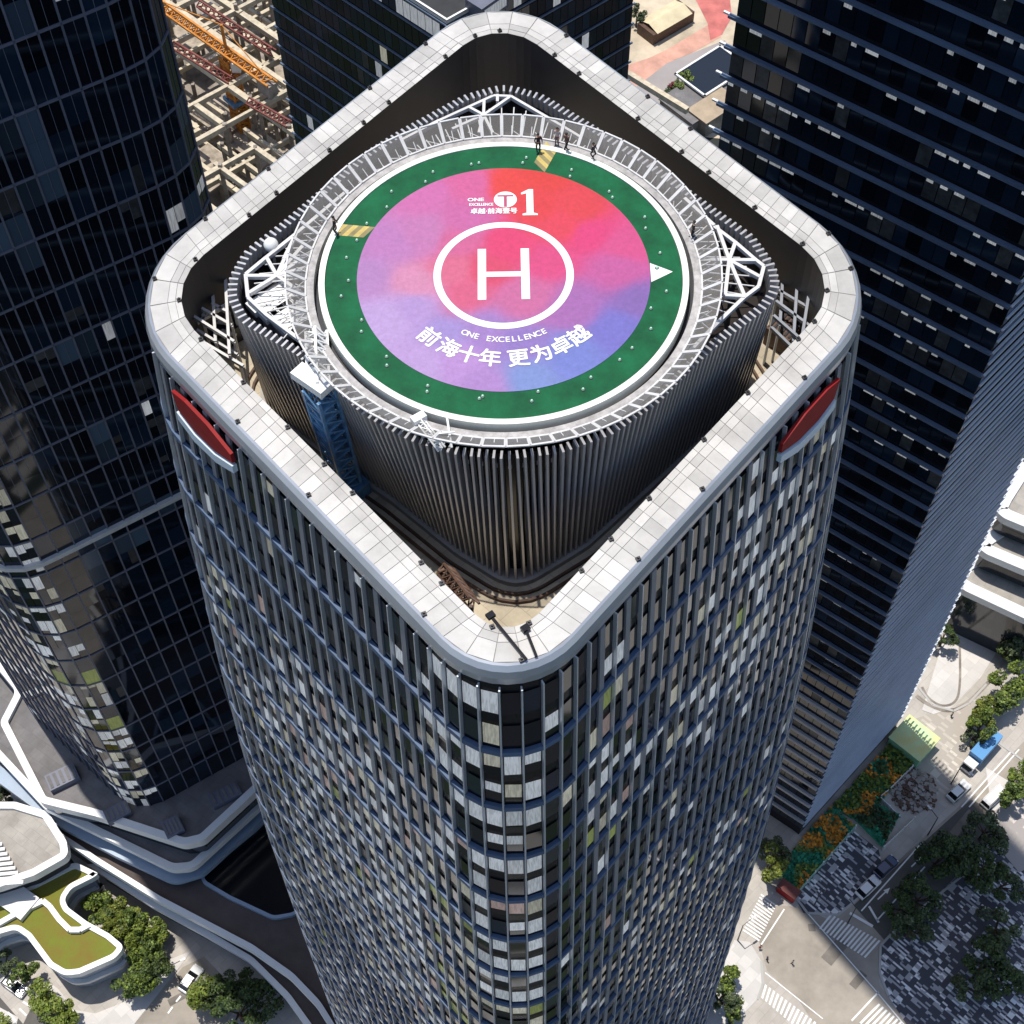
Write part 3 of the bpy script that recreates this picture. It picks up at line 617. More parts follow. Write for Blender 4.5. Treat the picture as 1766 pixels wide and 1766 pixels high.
# anchor stubs round the coping
an0 = None; k_ = 0
for f, cnt, jit in ((0.94, 34, 1), (0.03, 17, 2)):
    for k in range(cnt):
        s = (k + 0.7*hsh(k, jit, 5)) / cnt * N; i = int(s) % N; p = oO[i].lerp(oI[i], f)
        if an0 is None:
            an0 = empty("anchor_stub"); m_ = MB(); m_.box((0, 0, 0.08), (0.30, 0.26, 0.16), 0.4); m_.build("bracket", DARKM, an0); m_ = MB(); m_.cyl((0, 0, 0.16), (0, 0, 0.30), 0.09, 0.06, 8); m_.build("pin", DARKM, an0); o = an0
        else: o = copy_tree(an0)
        o.location = (p.x, p.y, -4.99); tag(o, "small dark anchor stub bolted to the white parapet coping", "anchor", "dark anchor stubs round the parapet")
# equipment on the deck in the two side corners
def roof_unit(px, py, z, sz, rz, m1, label):
    p = at(px, py, z); t_ = empty("roof_unit", (p.x, p.y, ZD), rz); tag(t_, label, "roof unit")
    m_ = MB(); m_.box((0, 0, sz[2]/2), sz); m_.build("housing", m1, t_); m_ = MB()
    for k in range(6): m_.box((-sz[0]/2 + sz[0]*(k + 0.5)/6, 0, sz[2] + 0.04), (sz[0]/14, sz[1]*0.85, 0.08))
    m_.build("grille", DARKM, t_)
roof_unit(372, 548, -14, (2.6, 2.0, 2.2), 0.7, STEEL, "pale grey roof unit in the left corner of the roof well")
roof_unit(392, 590, -14, (2.4, 1.2, 1.6), 0.7, DARKM, "dark roof unit in the left corner of the roof well, nearest the enclosure")
roof_unit(348, 520, -14, (1.6, 1.4, 1.8), 0.7, ROOFBEIGE, "beige roof unit deepest in the left corner of the roof well")
roof_unit(1378, 545, -13, (3.4, 2.0, 3.0), -0.7, DARKM, "large dark roof unit in the right corner of the roof well")
roof_unit(1352, 585, -14, (2.0, 2.6, 1.8), -0.7, BROWN, "brown roof unit in the right corner of the roof well")
t_ = empty("pipe_rack"); tag(t_, "row of pale pipes crossing the right corner of the roof well", "pipes")
for k in range(5):
    m_ = MB(); a, b = at(1368 + 6*k, 500 + 12*k, -12), at(1408 + 2*k, 535 + 11*k, -12); m_.cyl(a, b, 0.12, 0.12, 8); m_.build("pipe", LIP, t_)
t_ = empty("pipe_rack"); tag(t_, "row of pale pipes and struts crossing the left corner of the roof well", "pipes")
for k in range(6):
    m_ = MB(); a, b = at(338 + 9*k, 500 + 14*k, -12), at(382 + 5*k, 478 + 20*k, -12); m_.cyl(a, b, 0.13, 0.13, 8); m_.build("pipe", STEEL, t_)
for l, segs, m_c in (("maze of pale steel beams over the left corner of the roof well", [((322, 500), (395, 540)), ((326, 520), (400, 562)), ((332, 545), (404, 590)), ((345, 480), (352, 560)), ((365, 470), (372, 590)), ((388, 462), (396, 612)), ((340, 570), (410, 612)), ((352, 592), (420, 632)), ((330, 505), (362, 470)), ((335, 560), (400, 520))], STEEL),
                     ("dark steel frame over the right corner of the roof well", [((1340, 500), (1408, 540)), ((1338, 520), (1400, 566)), ((1334, 545), (1385, 590)), ((1350, 470), (1345, 560)), ((1375, 480), (1368, 590)), ((1396, 500), (1380, 600)), ((1330, 565), (1372, 606))], LIP)):
    t_ = empty("steel_pergola"); tag(t_, l, "steelwork")
    for k, (a, b) in enumerate(segs):
        z = ZD + 4.2 + .5*(k % 3); m_ = MB(); p, q = at(*a, z), at(*b, z); m_.bar(p, q, .2, h=.28); m_.bar((p.x, p.y, ZD), p, .16); m_.bar((q.x, q.y, ZD), q, .16); m_.build("beam", m_c, t_)
# red and pale corner signs under the parapet on both front faces: a slanted, folded ribbon emblem
def sign(i, label, flip, dz=0.0):
    s = -1 if flip else 1; root = empty("wall_sign"); tag(root, label, "sign", "emblem signs under the parapet")
    Pn = lambda c, z, o_: cw.pt(i + c*s, z + dz, o_)
    def slab(pts, o0, o1, m_, nm):
        mb = MB(); a = [Pn(c, z, o0) for c, z in pts]; b = [Pn(c, z, o1) for c, z in pts]
        if flip: a.reverse(); b.reverse()
        mb.hexa(a, b); mb.build(nm, m_, root)
    slab([(-2.6, -8.0), (-1.4, -7.6), (0.6, -7.6), (2.6, -8.2), (2.7, -9.0), (1.0, -9.9), (-0.8, -10.1), (-2.2, -9.6)], 0.30, 0.55, RED, "red_ribbon")
    slab([(-2.3, -9.8), (-0.8, -10.4), (1.0, -10.2), (2.75, -9.2), (2.8, -9.9), (1.1, -11.0), (-0.9, -11.3), (-2.3, -10.6)], 0.30, 0.65, SIGNWHITE, "pale_ribbon")
i_l = [q for q in range(NB) if cw.faces(q)]
# found by walking the bays: the sign stands near the outer end of each front face
left_bay = min(i_l, key=lambda q: (cw.pt(q, -11) - Vector((-17.6, -7.4, -11))).length); right_bay = min(i_l, key=lambda q: (cw.pt(q, -11) - Vector((18.3, -6.0, -11))).length)
sign(left_bay - 2, "red and pale blue ribbon emblem sign on the left front face under the parapet", False, 0.3)
sign(right_bay + 1, "red and pale blue ribbon emblem sign on the right front face under the parapet", True, 0.3)

# ------------------------------------------------------------------ people on the helipad
def person(x, y, z, rz, top, legs, label, arms=((0.16, 0.05), (0.16, -0.05)), step=0.1, sc=0.93):
    J = {"pel": (0, 0, .95), "wst": (0, .01, 1.12), "chest": (0, .0, 1.35), "neck": (0, .01, 1.50), "head": (0, -.02, 1.60), "crown": (0, -.01, 1.73)}
    rad = {"pel": .15, "wst": .135, "chest": .165, "neck": .06, "head": .10, "crown": .075}; E_ = [("pel", "wst"), ("wst", "chest"), ("chest", "neck"), ("neck", "head"), ("head", "crown")]
    for s, (ax, ay) in zip((-1, 1), arms):
        n = "l" if s < 0 else "r"
        J.update({n+"sh": (s*.19, 0, 1.42), n+"el": (s*(.19 + ax*.5), ay, 1.14), n+"ha": (s*(.16 + ax*.4), ay - .16, .92), n+"fi": (s*(.15 + ax*.4), ay - .22, .84), n+"hip": (s*.09, 0, .90), n+"kn": (s*.10, -s*step, .50), n+"an": (s*.11, s*step*.6, .09), n+"to": (s*.12, s*step*.6 - .18, .04)})
        rad.update({n+"sh": .075, n+"el": .05, n+"ha": .04, n+"fi": .025, n+"hip": .105, n+"kn": .07, n+"an": .05, n+"to": .04})
        E_ += [("chest", n+"sh"), (n+"sh", n+"el"), (n+"el", n+"ha"), (n+"ha", n+"fi"), ("pel", n+"hip"), (n+"hip", n+"kn"), (n+"kn", n+"an"), (n+"an", n+"to")]
    ks = list(J); me = bpy.data.meshes.new("tmp"); me.from_pydata([J[k] for k in ks], [(ks.index(a), ks.index(b)) for a, b in E_], []); ob = bpy.data.objects.new("tmp", me); C.objects.link(ob)
    sk = ob.modifiers.new("s", 'SKIN'); sv = me.skin_vertices[0].data
    for i, k in enumerate(ks): sv[i].radius = (rad[k], rad[k]*(.72 if k in ("chest", "wst", "pel") else 1)); sv[i].use_root = (k == "pel")
    sub = ob.modifiers.new("u", 'SUBSURF'); sub.levels = 1; bpy.context.view_layer.update()
    m2 = bpy.data.meshes.new_from_object(ob.evaluated_get(bpy.context.evaluated_depsgraph_get())); bpy.data.objects.remove(ob)
    m2.name = "body"; m2.materials.clear()
    for m_ in (SKIN, top, legs, DARKM): m2.materials.append(m_)
    for p in m2.polygons:
        c = p.center; p.use_smooth = True
        p.material_index = 3 if c.z < .10 else (2 if c.z < .97 and abs(c.x) < .22 and not (abs(c.x) > .17 and c.z > .78) else (1 if c.z < 1.47 and c.z > 1.0 else 0))
    root = empty("person", (x, y, z), rz); root.scale = (sc, sc, sc); tag(root, label, "person")
    o = bpy.data.objects.new("body", m2); C.objects.link(o); o.parent = root
    bh = bmesh.new(); bmesh.ops.create_uvsphere(bh, u_segments=14, v_segments=8, radius=.115, matrix=Matrix.Translation((0, .02, 1.66)) @ Matrix.Diagonal((.95, 1.05, 1.0, 1)))
    for v in [v for v in bh.verts if v.co.z < 1.60 or (v.co.y < -.06 and v.co.z < 1.68)]: bh.verts.remove(v)
    hm = bpy.data.meshes.new("hair"); bh.to_mesh(hm); bh.free(); hm.materials.append(HAIR); ho = bpy.data.objects.new("hair", hm); C.objects.link(ho); ho.parent = root
CL = lambda n, c: mat("cloth_" + n, c, rough=0.9, var=0.2, vscale=6)
person(2.45, 10.95, 0, 0.4, CL("black", (.02, .02, .022)), CL("black", (.02, .02, .022)), "person in black standing at the left of the striped path at the far edge")
person(3.75, 11.85, -0.35, -0.3, CL("grey", (.45, .42, .43)), CL("plum", (.16, .10, .12)), "person in pale grey top on the far walkway behind the striped path")
person(4.35, 11.0, 0, 2.4, CL("brown", (.12, .08, .07)), CL("black", (.02, .02, .022)), "person in a dark brown top at the right of the striped path", step=.16)
person(6.15, 10.25, 0, 1.0, CL("navy", (.03, .035, .05)), CL("black", (.02, .02, .022)), "person in navy crouched low over the kerb right of the path", sc=.80, step=.2)
person(-10.95, 3.75, 0, 1.6, CL("black", (.02, .02, .022)), CL("dark", (.03, .03, .03)), "person in black at the left end of the pad on the second striped path")
person(12.35, 3.2, -0.35, -1.5, CL("black", (.02, .02, .022)), CL("black", (.02, .02, .022)), "person in black alone on the right walkway of the helipad")

# ------------------------------------------------------------------ the neighbouring towers
def edge_pts(poly, bay):
    P = []; poly = ccw([Vector(p) for p in poly])
    for i in range(len(poly)):
        a, b = poly[i], poly[(i + 1) % len(poly)]; n = max(1, round((b - a).length / bay)); P += [a.lerp(b, k/n) for k in range(n)]
    return P
class Curtain2(Curtain):
    def __init__(self, pts):
        self.p = pts; self.n = len(pts); self.nn = []; self.prof = None; self.drift = 0; self.pv = Vector((0, 0)); self.L = sum((pts[(i+1) % self.n] - pts[i]).length for i in range(self.n))
        for i in range(self.n):
            e = (pts[(i + 1) % self.n] - pts[i]).normalized(); self.nn.append(Vector((e.y, -e.x)))
    def pt(self, i, z, off=0.0):
        i0 = math.floor(i + 1e-6) % self.n; f = max(0, i - math.floor(i + 1e-6)); j = (i0 + 1) % self.n; p = self.p[i0].lerp(self.p[j], f) + self.nn[i0]*off; return Vector((p.x, p.y, z))
# --- left tower, rounded corners, big dark panes in a thin grey grid
lt = empty("office_tower"); tag(lt, "dark glass office tower at the left with a thin grey grid of panes", "tower")
lpoly = fillet(ccw([(-61.5, 30.0), (-27.8, 50.6), (-52.8, 75.1), (-87.0, 53.5)]), 7.5, 10)
LZ1, LZ0 = 14.0, -166.0
lc = Curtain(lpoly, 62)
lc.body(lt, BLACK, [LZ1, LZ0]); pieces = []; fins = []; thin = []
li = min(range(62), key=lambda q: lc.p[q].y)
for i in range(62):
    if lc.faces(i, -0.2):
        for k in range(48):
            zt = LZ1 - 3.75*k; c = (i - li + 31) % 62 - 31; h = hsh(i, k, 51); v = vnoise(i*0.3, k*0.45, 9); mi = 0 if h < .8 else (1 if h < .98 else 3)
            if -3 <= c <= 0 and zt < -40: mi = 4 if h < 0.5 else (5 if h < .72 else (6 if h < .78 else mi))  # pale panes paint the bright reflection down the rounded corner
            elif v > 0.60 and c > 2 and h < 0.5 and zt > -100: mi = 4 if h < .08 else (9 if h < .36 else 3)  # bluish and pale panes paint reflected streaks
            elif c < -4 and h < .08: mi = 4
            if mi in (3, 4, 5):                        # pane in two halves, pale parts painted for reflections, each cut at random
                mb = MB()
                for q in (0, 1):
                    cut = zt - .1 - 3.5*(.25 + .75*hsh(i, k, 80 + q)); m2 = mi if hsh(i, k, 90 + q) < .75 else 1
                    for a_, b_, m3 in ((cut, zt - .01, m2), (zt - 3.74, cut, 0)):
                        w_ = lc.pane(i + .5*q, a_, b_, 0, 0.012, (hsh(i, k, 6) - .5)*.03, m3, i1=i + .5*q + .5); n = len(mb.v); mb.v += w_.v; mb.f += [tuple(x + n for x in f) for f in w_.f]; mb.m += w_.m
                pieces.append((lc.pt(i, zt), mb))
            else: pieces.append((lc.pt(i, zt), lc.pane(i, zt - 3.74, zt - 0.01, 0, 0.01, (hsh(i, k, 6) - .5)*.03, mi)))
    if lc.faces(i, -0.35):
        fins.append((lc.pt(i, -60), lc.fin(i, [LZ1, LZ0], 0.2, -0.05, 0.14)))
        thin.append((lc.pt(i + .5, -60), lc.fin(i + .5, [LZ1, -70 - 20*hsh(i, 1, 2)], 0.05, -0.05, 0.05)))
parts_of(lt, "window", pieces, PAL + [mat("reflection_blue_glass", (0.07, 0.105, 0.15), rough=0.15, isl=0.7)]); parts_of(lt, "mullion", fins, SLATE); parts_of(lt, "glazing_bar", thin, SLATE)
for k in range(25):
    z = LZ1 - 7.5*k
    if z > LZ0: lc.band(z, 0.28, -0.05, 0.14).build("floor_band", SLATE, lt)
mb = lc.band(-88.5, 0.8, -0.05, 0.5); mb.build("light_ledge", STEEL, lt)
# --- right tower: deep slabs on one face, fine blue louvres on the other
rt = empty("office_tower"); tag(rt, "big dark tower at the right with one face of fine blue louvres", "tower")
RK, RL, RR = Vector((50.6, 34.6)), Vector((22.9, 55.9)), Vector((71.0, 55.5)); RB = RL + RR - RK
rpts = edge_pts([RK, RR, RB, RL], 1.5); rc = Curtain2(rpts); RZ1, RZ0 = 90.0, GZ
rc.body(rt, BLACK, [RZ1, RZ0], -0.12); pieces = []
nr = round((RR - RK).length / 1.5); ik = min(range(rc.n), key=lambda q: (rc.p[q] - RK).length); ilf = min(range(rc.n), key=lambda q: (rc.p[q] - RL).length)
for i in range(rc.n):
    if not rc.faces(i, -0.1): continue
    right = (i - ik) % rc.n < nr
    for k in range(74):
        zt = RZ1 - 3.75*k; h = hsh(i, k, 61); v = vnoise(i*.22, k*.8, 12); mi = 9 if right else (0 if h < .6 else (1 if h < .97 else 3))
        if not right and v > .68 and h < .35: mi = 3
        pieces.append((rc.pt(i, zt), rc.pane(i, zt - 3.3, zt - 0.45, 0, 0.03, (hsh(i, k, 6) - .5)*.03, mi)))
        if not right and v > .56 and hsh(i, k, 64) < .55: pieces.append((rc.pt(i, zt), rc.pane(i + .1, zt - 1.15, zt - 0.5 - .2*hsh(i, k, 3), 0.02, 0.0, 0, 4, i1=i + .45 + .6*hsh(i, k, 8))))
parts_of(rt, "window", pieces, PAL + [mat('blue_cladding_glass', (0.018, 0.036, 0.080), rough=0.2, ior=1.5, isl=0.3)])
LOUV = mat("pale_blue_louvre", (0.62, 0.67, 0.74), rough=0.4, metal=0.1, var=0.15, vscale=0.1)
SLAB = mat("dark_blue_slab", (0.13, 0.185, 0.28), rough=0.4, metal=0.2, var=0.25, vscale=0.1)
def face_band(cv, i0, n, z, h, d0, d1, e0=0.0, e1=0.0):
    mb = MB(); a, b = cv.p[i0 % cv.n], cv.p[(i0 + n) % cv.n]; e = (b - a).normalized(); nn = Vector((e.y, -e.x)); a = a - e*e0; b = b + e*e1
    P = [a + nn*d0, b + nn*d0, b + nn*d1, a + nn*d1]; mb.prism([(p.x, p.y) for p in P], z - h/2, z + h/2); return mb
nl = (ik - ilf) % rc.n
lv = []; sl = []
for k in range(74):
    z = RZ1 - 3.75*k - 0.2
    sl.append((rc.p[ik].to_3d() + Vector((0, 0, z)), face_band(rc, ilf, nl, z, 0.34 if z > -140 else 0.7, -0.05, 0.42, 0.7, 0.0)))
    for q in range(2): lv.append((rc.p[ik].to_3d() + Vector((0, 0, z)), face_band(rc, ik, nr, z - 1.875*q, 0.20, 0.03, 0.26, 0.0, 0.5)))
a, b = split_best(sl, lambda q: _ranked(q[0]), 100)
LOWSLAB = mat("pale_slab", (0.42, 0.43, 0.46), rough=0.5)
for c, m_ in sl: m_.build("floor_slab", SLAB if c.z > -140 else LOWSLAB, rt)
parts_of(rt, "louvre", lv, LOUV)
brk = []
for k in range(74):
    z = RZ1 - 3.75*k - 0.2
    for c_, d_ in ((RL, (RL - RK).normalized()), (RR, (RR - RK).normalized())):
        m_ = MB(); n_ = Vector((-(RK - RL).normalized().y, (RK - RL).normalized().x)); m_.box((*(c_ + d_*0.75), z), (1.3, 0.25, 0.2), math.atan2(d_.y, d_.x)); brk.append((Vector((c_.x, c_.y, z)), m_))
parts_of(rt, "slab_bracket", brk, WHITE, 100)
# --- back tower, seen past the far corner of the parapet
bt = empty("office_tower"); tag(bt, "dark banded tower with its flat roof in view behind the far parapet corner", "tower")
BK, BL, BR = Vector((-7.2, 96.3)), Vector((-34.2, 122.5)), Vector((19.0, 117.6)); BBk = BL + BR - BK
bc = Curtain2(edge_pts([BK, BR, BBk, BL], 1.4)); BZ1, BZ0 = -60.0, GZ
ib = min(range(bc.n), key=lambda q: (bc.p[q] - BK).length); nbr = round((BR - BK).length/1.4); ibl = min(range(bc.n), key=lambda q: (bc.p[q] - BL).length); nbl = (ib - ibl) % bc.n
mb = MB(); mb.ring([bc.pt(i, BZ0, -.12) for i in range(bc.n)], [bc.pt(i, BZ1, -.12) for i in range(bc.n)]); mb.build("wall_core", BLACK, bt)
mb = MB(); mb.ngon([(*p, BZ1 - 1.2) for p in bc.p]); mb.build("roof", mat("dark_roof", (0.035, 0.036, 0.040), rough=0.8, var=0.3), bt)
mb = MB(); q = [Vector((p.x, p.y)) for p in (BK, BR, BBk, BL)]; q = ccw(q); mb.ring(lift(q, BZ1), lift(offset(q, 0.3), BZ1)); mb.ring(lift(offset(q, -.12), BZ1 - .5), lift(offset(q, -.12), BZ1)); mb.build("parapet", WHITE, bt)
pieces = []
for i in range(bc.n):
    if not bc.faces(i, -0.1): continue
    for k in range(36):
        zt = BZ1 - 1.0 - 3.6*k; h = hsh(i, k, 71); mi = 0 if h < .6 else (1 if h < .97 else 3)
        if k == 0 and h < .55: mi = 4
        elif k == 1 and h < .1: mi = 4
        elif h > .985: mi = 5 if k % 2 else 4
        pieces.append((bc.pt(i, zt), bc.pane(i, zt - 3.1, zt - 0.4, 0, 0.03, (hsh(i, k, 6) - .5)*.03, mi)))
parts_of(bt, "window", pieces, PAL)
for k in range(36):
    z = BZ1 - 0.9 - 3.6*k; face_band(bc, ibl, nbl, z, 0.24, -.05, .2, .3, 0).build("floor_slab", SLAB, bt); face_band(bc, ib, nbr, z, 0.24, -.05, .2, 0.3, .3).build("floor_slab", SLAB, bt)
# rooftop boxes of the back tower
for px, py, sx, sy_, sz, l in ((840, 5, 5, 3, 2.5, "pale roof cabin on the back tower right of its corner"),):
    p = at(px, py, BZ1); t_ = empty("roof_cabin", (p.x, p.y, BZ1 - 1.2), 0.8); tag(t_, l, "roof cabin"); mb = MB(); mb.box((0, 0, sz/2), (sx, sy_, sz)); mb.build("housing", SLATE, t_); mb = MB(); mb.box((0, -sy_/2 - .05, sz/2), (sx*.8, .1, sz*.6)); mb.build("window", GLOWBLIND, t_)

# ------------------------------------------------------------------ ground, roads, pavements
CITY = mat("mixed_city_ground", (0.10, 0.10, 0.085), rough=0.9); t = CITY.node_tree; tcn = t.nodes.new("ShaderNodeTexCoord"); vo = t.nodes.new("ShaderNodeTexVoronoi"); vo.inputs["Scale"].default_value = 0.055
rmp = t.nodes.new("ShaderNodeValToRGB"); rmp.color_ramp.interpolation = 'CONSTANT'; els = rmp.color_ramp.elements; els[0].color = (0.03, 0.035, 0.03, 1); els[1].position = 0.40; els[1].color = (0.025, 0.04, 0.014, 1)
for ps, cl in ((0.72, (0.055, 0.052, 0.05, 1)), (0.93, (0.45, 0.42, 0.38, 1))): e_ = els.new(ps); e_.color = cl
sp_x = t.nodes.new("ShaderNodeSeparateColor"); t.links.new(tcn.outputs["Object"], vo.inputs["Vector"]); t.links.new(vo.outputs["Color"], sp_x.inputs["Color"]); t.links.new(sp_x.outputs["Red"], rmp.inputs["Fac"]); t.links.new(rmp.outputs["Color"], t.nodes["Principled BSDF"].inputs["Base Color"])
mb = MB(); mb.ngon([(1600*math.cos(2*math.pi*k/48), 1600*math.sin(2*math.pi*k/48), GZ) for k in range(48)]); struct(mb, "ground", CITY)
def sheet(name, px, dz, m, z=GZ): 
    mb = MB(); mb.ngon(lift(ccw(at2(px, z)), z + dz)); return struct(mb, name, m)
def sheetw(name, pts, dz, m): mb = MB(); mb.ngon(lift(ccw([Vector(p) for p in pts]), GZ + dz)); return struct(mb, name, m)
CW = lambda pts: [(1180 + x/3.014, 1180 + y/3.014) for x, y in pts]      # lower right detail view
CL_ = lambda pts: [(x/3.014, 1180 + y/3.014) for x, y in pts]             # lower left detail view
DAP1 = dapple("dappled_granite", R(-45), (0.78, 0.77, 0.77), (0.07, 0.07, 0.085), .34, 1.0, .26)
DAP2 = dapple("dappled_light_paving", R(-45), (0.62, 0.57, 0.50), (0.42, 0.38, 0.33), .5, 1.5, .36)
# bottom right
sheetw("pavement", [(-96, -12), (-60, -34), (-20, -40), (30, -34), (60, -12), (78, -6), (150, -8), (165, 70), (110, 110), (60, 90), (-60, 100), (-120, 100), (-112, 40)], .015, PAVE)
sheet("road", CW([(360, 1230), (480, 1150), (620, 1160), (760, 1230), (1480, 590), (1900, 160), (2300, 300), (1760, 800), (1250, 1270), (1030, 1420), (1010, 1560), (1300, 1900), (760, 1900), (600, 1650), (430, 1490)]), .03, ROADPALE)
sheet("road", CW([(880, 1150), (1490, 600), (1700, 700), (1180, 1240), (1040, 1330)]), .06, ASPHALT)
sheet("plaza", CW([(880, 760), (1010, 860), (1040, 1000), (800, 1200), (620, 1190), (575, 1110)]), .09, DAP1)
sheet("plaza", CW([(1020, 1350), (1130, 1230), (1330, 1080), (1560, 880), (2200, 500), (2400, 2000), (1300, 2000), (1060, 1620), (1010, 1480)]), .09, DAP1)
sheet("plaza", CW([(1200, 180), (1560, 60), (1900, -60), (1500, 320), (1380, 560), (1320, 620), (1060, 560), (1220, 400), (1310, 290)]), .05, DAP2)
sheet("plaza", [(1590, 1225), (1640, 1060), (1665, 1040), (1725, 1060), (1722, 1120), (1690, 1170), (1640, 1222), (1610, 1232)], .10, PAVEWHITE)
sheet("pavement", CW([(200, 1460), (260, 1330), (340, 1340), (400, 1440), (405, 1560), (380, 1640), (260, 1760), (200, 1900), (0, 1900)]), .10, PAVEWHITE)
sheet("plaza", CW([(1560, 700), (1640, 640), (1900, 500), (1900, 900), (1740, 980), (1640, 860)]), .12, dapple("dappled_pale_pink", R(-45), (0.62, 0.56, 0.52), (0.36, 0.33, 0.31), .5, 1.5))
def stripes(px4, n, dz=.12, fill=0.5, name="crosswalk"):
    """zebra bars between the sides a-b and d-c of a quad"""
    a, b, c, d = [Vector(p) for p in at2(px4, GZ)]; mb = MB()
    for k in range(n):
        s0, s1 = k/n, (k + fill)/n; mb.ngon([(*a.lerp(b, s0), GZ + dz), (*a.lerp(b, s1), GZ + dz), (*d.lerp(c, s1), GZ + dz), (*d.lerp(c, s0), GZ + dz)])
    o = struct(mb, name, WHITEP); o["kind"] = "structure"; return o
stripes(CW([(400, 1090), (300, 1290), (385, 1345), (480, 1150)]), 13)
stripes(CW([(760, 1195), (1030, 1340), (950, 1430), (700, 1270)]), 14)
stripes(CW([(420, 1560), (740, 1800), (690, 1880), (400, 1630)]), 15)
stripes(CW([(1010, 1660), (1180, 1800), (1100, 1900), (910, 1760)]), 9)
def line(px, wd=0.25, dz=.13, name="road_marking", m=WHITEP, z=GZ):
    mb = MB(); P = at2(px, z)
    for a, b in zip(P[:-1], P[1:]):
        d = (b - a).normalized(); n = Vector((-d.y, d.x))*wd/2; mb.ngon([(*(a - n), z + dz), (*(b - n), z + dz), (*(b + n), z + dz), (*(a + n), z + dz)])
    return struct(mb, name, m)
def chaik(P, it=3):
    P = [Vector(p) for p in P]
    for _ in range(it): P = [P[0]] + [q for a, b in zip(P[:-1], P[1:]) for q in (a*.75 + b*.25, a*.25 + b*.75)] + [P[-1]]
    return [tuple(p) for p in P]
# pale strips added, mostly out of view, to give the middle tower's glass bright reflections
for k in range(16): sheetw("pavement", [(-12 + (k % 3), -126 + 5.4*k), (9 + (k % 4), -126 + 5.4*k), (10 - (k % 3), -126 + 5.4*k + 3.1), (-11 - (k % 2), -126 + 5.4*k + 3.1)], .05, PAVEWHITE)  # added strips for glass reflections
for k in range(7): sheetw("pavement", [(-74 + 7*k, -84 + 6*k), (-70 + 7*k, -86 + 6*k), (-66 + 7*k, -78 + 5*k), (-70 + 7*k, -76 + 5*k)], .05, PAVEWHITE)  # added strips for glass reflections
for k in range(11):
    x = 84 + 6.3*k; sheetw("plaza", [(x, 2 + 2*k), (x + 4.4, 0 + 2*k), (x + 6, 44 + k), (x + 2, 47 + k)], .05, PAVEWHITE)  # added strips for glass reflections
for k in range(8):
    x = -94 + 5.2*k; sheetw("plaza", [(x, -6 - 3.0*k), (x + 3.4, -8 - 3.0*k), (x + 5, 8 - 3.4*k), (x + 1, 10 - 3.4*k)], .05, PAVEWHITE)  # added strips for glass reflections
line(CW([(520, 1170), (390, 1370)])); line(CW([(1440, 640), (1700, 350)])); line(CW([(1480, 640), (1740, 340)])); line(CW([(920, 1180), (1230, 830)])); line(CW([(1000, 1230), (1250, 950)])); line(CW([(860, 1190), (980, 1260)]), .5)
line(CW([(960, 1155), (1010, 1240)]), .4); line(CW([(640, 1190), (1000, 1600), (1150, 1780)]), .22); line(CW([(870, 1750), (1010, 1600)]), .3); line(CW([(420, 1500), (720, 1740)]), .2)
line(chaik([(1590, 1185), (1600, 1205), (1625, 1220), (1650, 1212), (1656, 1180), (1655, 1115)]), .45, .14, m=CONCD); line(chaik([(1580, 1200), (1600, 1216), (1632, 1228), (1662, 1220), (1710, 1172), (1780, 1092)]), .7, .14, m=CONCD)
KERB = mat("kerb_stone", (0.45, 0.44, 0.42), rough=0.8)
def kerb(px, wd=.4, h=.16, z=GZ):
    mb = MB(); P = at2(px, z)
    for a, b in zip(P[:-1], P[1:]):
        d = (b - a).normalized(); n = Vector((-d.y, d.x))*wd/2; mb.prism([tuple(a - n), tuple(b - n), tuple(b + n), tuple(a + n)], z, z + h)
    struct(mb, "kerb", KERB)
kerb(CW([(1060, 1620), (1015, 1500), (1020, 1360), (1130, 1240), (1330, 1090), (1490, 960)])); kerb(CW([(1490, 960), (1480, 1000), (1560, 1060), (1610, 1060)])); kerb(CW([(400, 1440), (408, 1560), (380, 1640)])); kerb(CW([(580, 1110), (640, 1190), (800, 1200), (1040, 1000)]))
kerb(CW([(1220, 20), (1290, 110), (1400, 140), (1480, 100), (1570, 0)])); kerb(CW([(1570, 230), (1640, 310), (1790, 420)]))
# bottom left
sheet("road", [(40, 1766), (0, 1720), (-40, 1690), (-40, 1850), (200, 1850), (110, 1740), (60, 1725)], .03, ASPHALT)
sheet("road", [(190, 1850), (232, 1766), (315, 1668), (352, 1650), (420, 1720), (330, 1850)], .03, ROADPALE)
sheet("pavement", [(70, 1700), (76, 1688), (100, 1705), (130, 1742), (165, 1748), (235, 1720), (280, 1660), (330, 1640), (310, 1668), (232, 1766), (200, 1850), (120, 1790)], .10, PAVEWHITE)
sheet("road", [(-60, 1380), (10, 1390), (52, 1440), (66, 1480), (-60, 1530)], .03, ROADPALE)
for a, b in (((14, 1746), (28, 1762)), ((34, 1740), (46, 1752)), ((40, 1728), (56, 1738)), ((304, 1728), (312, 1718)), ((290, 1748), (298, 1737)), ((338, 1696), (346, 1686))): line([a, b], .3)

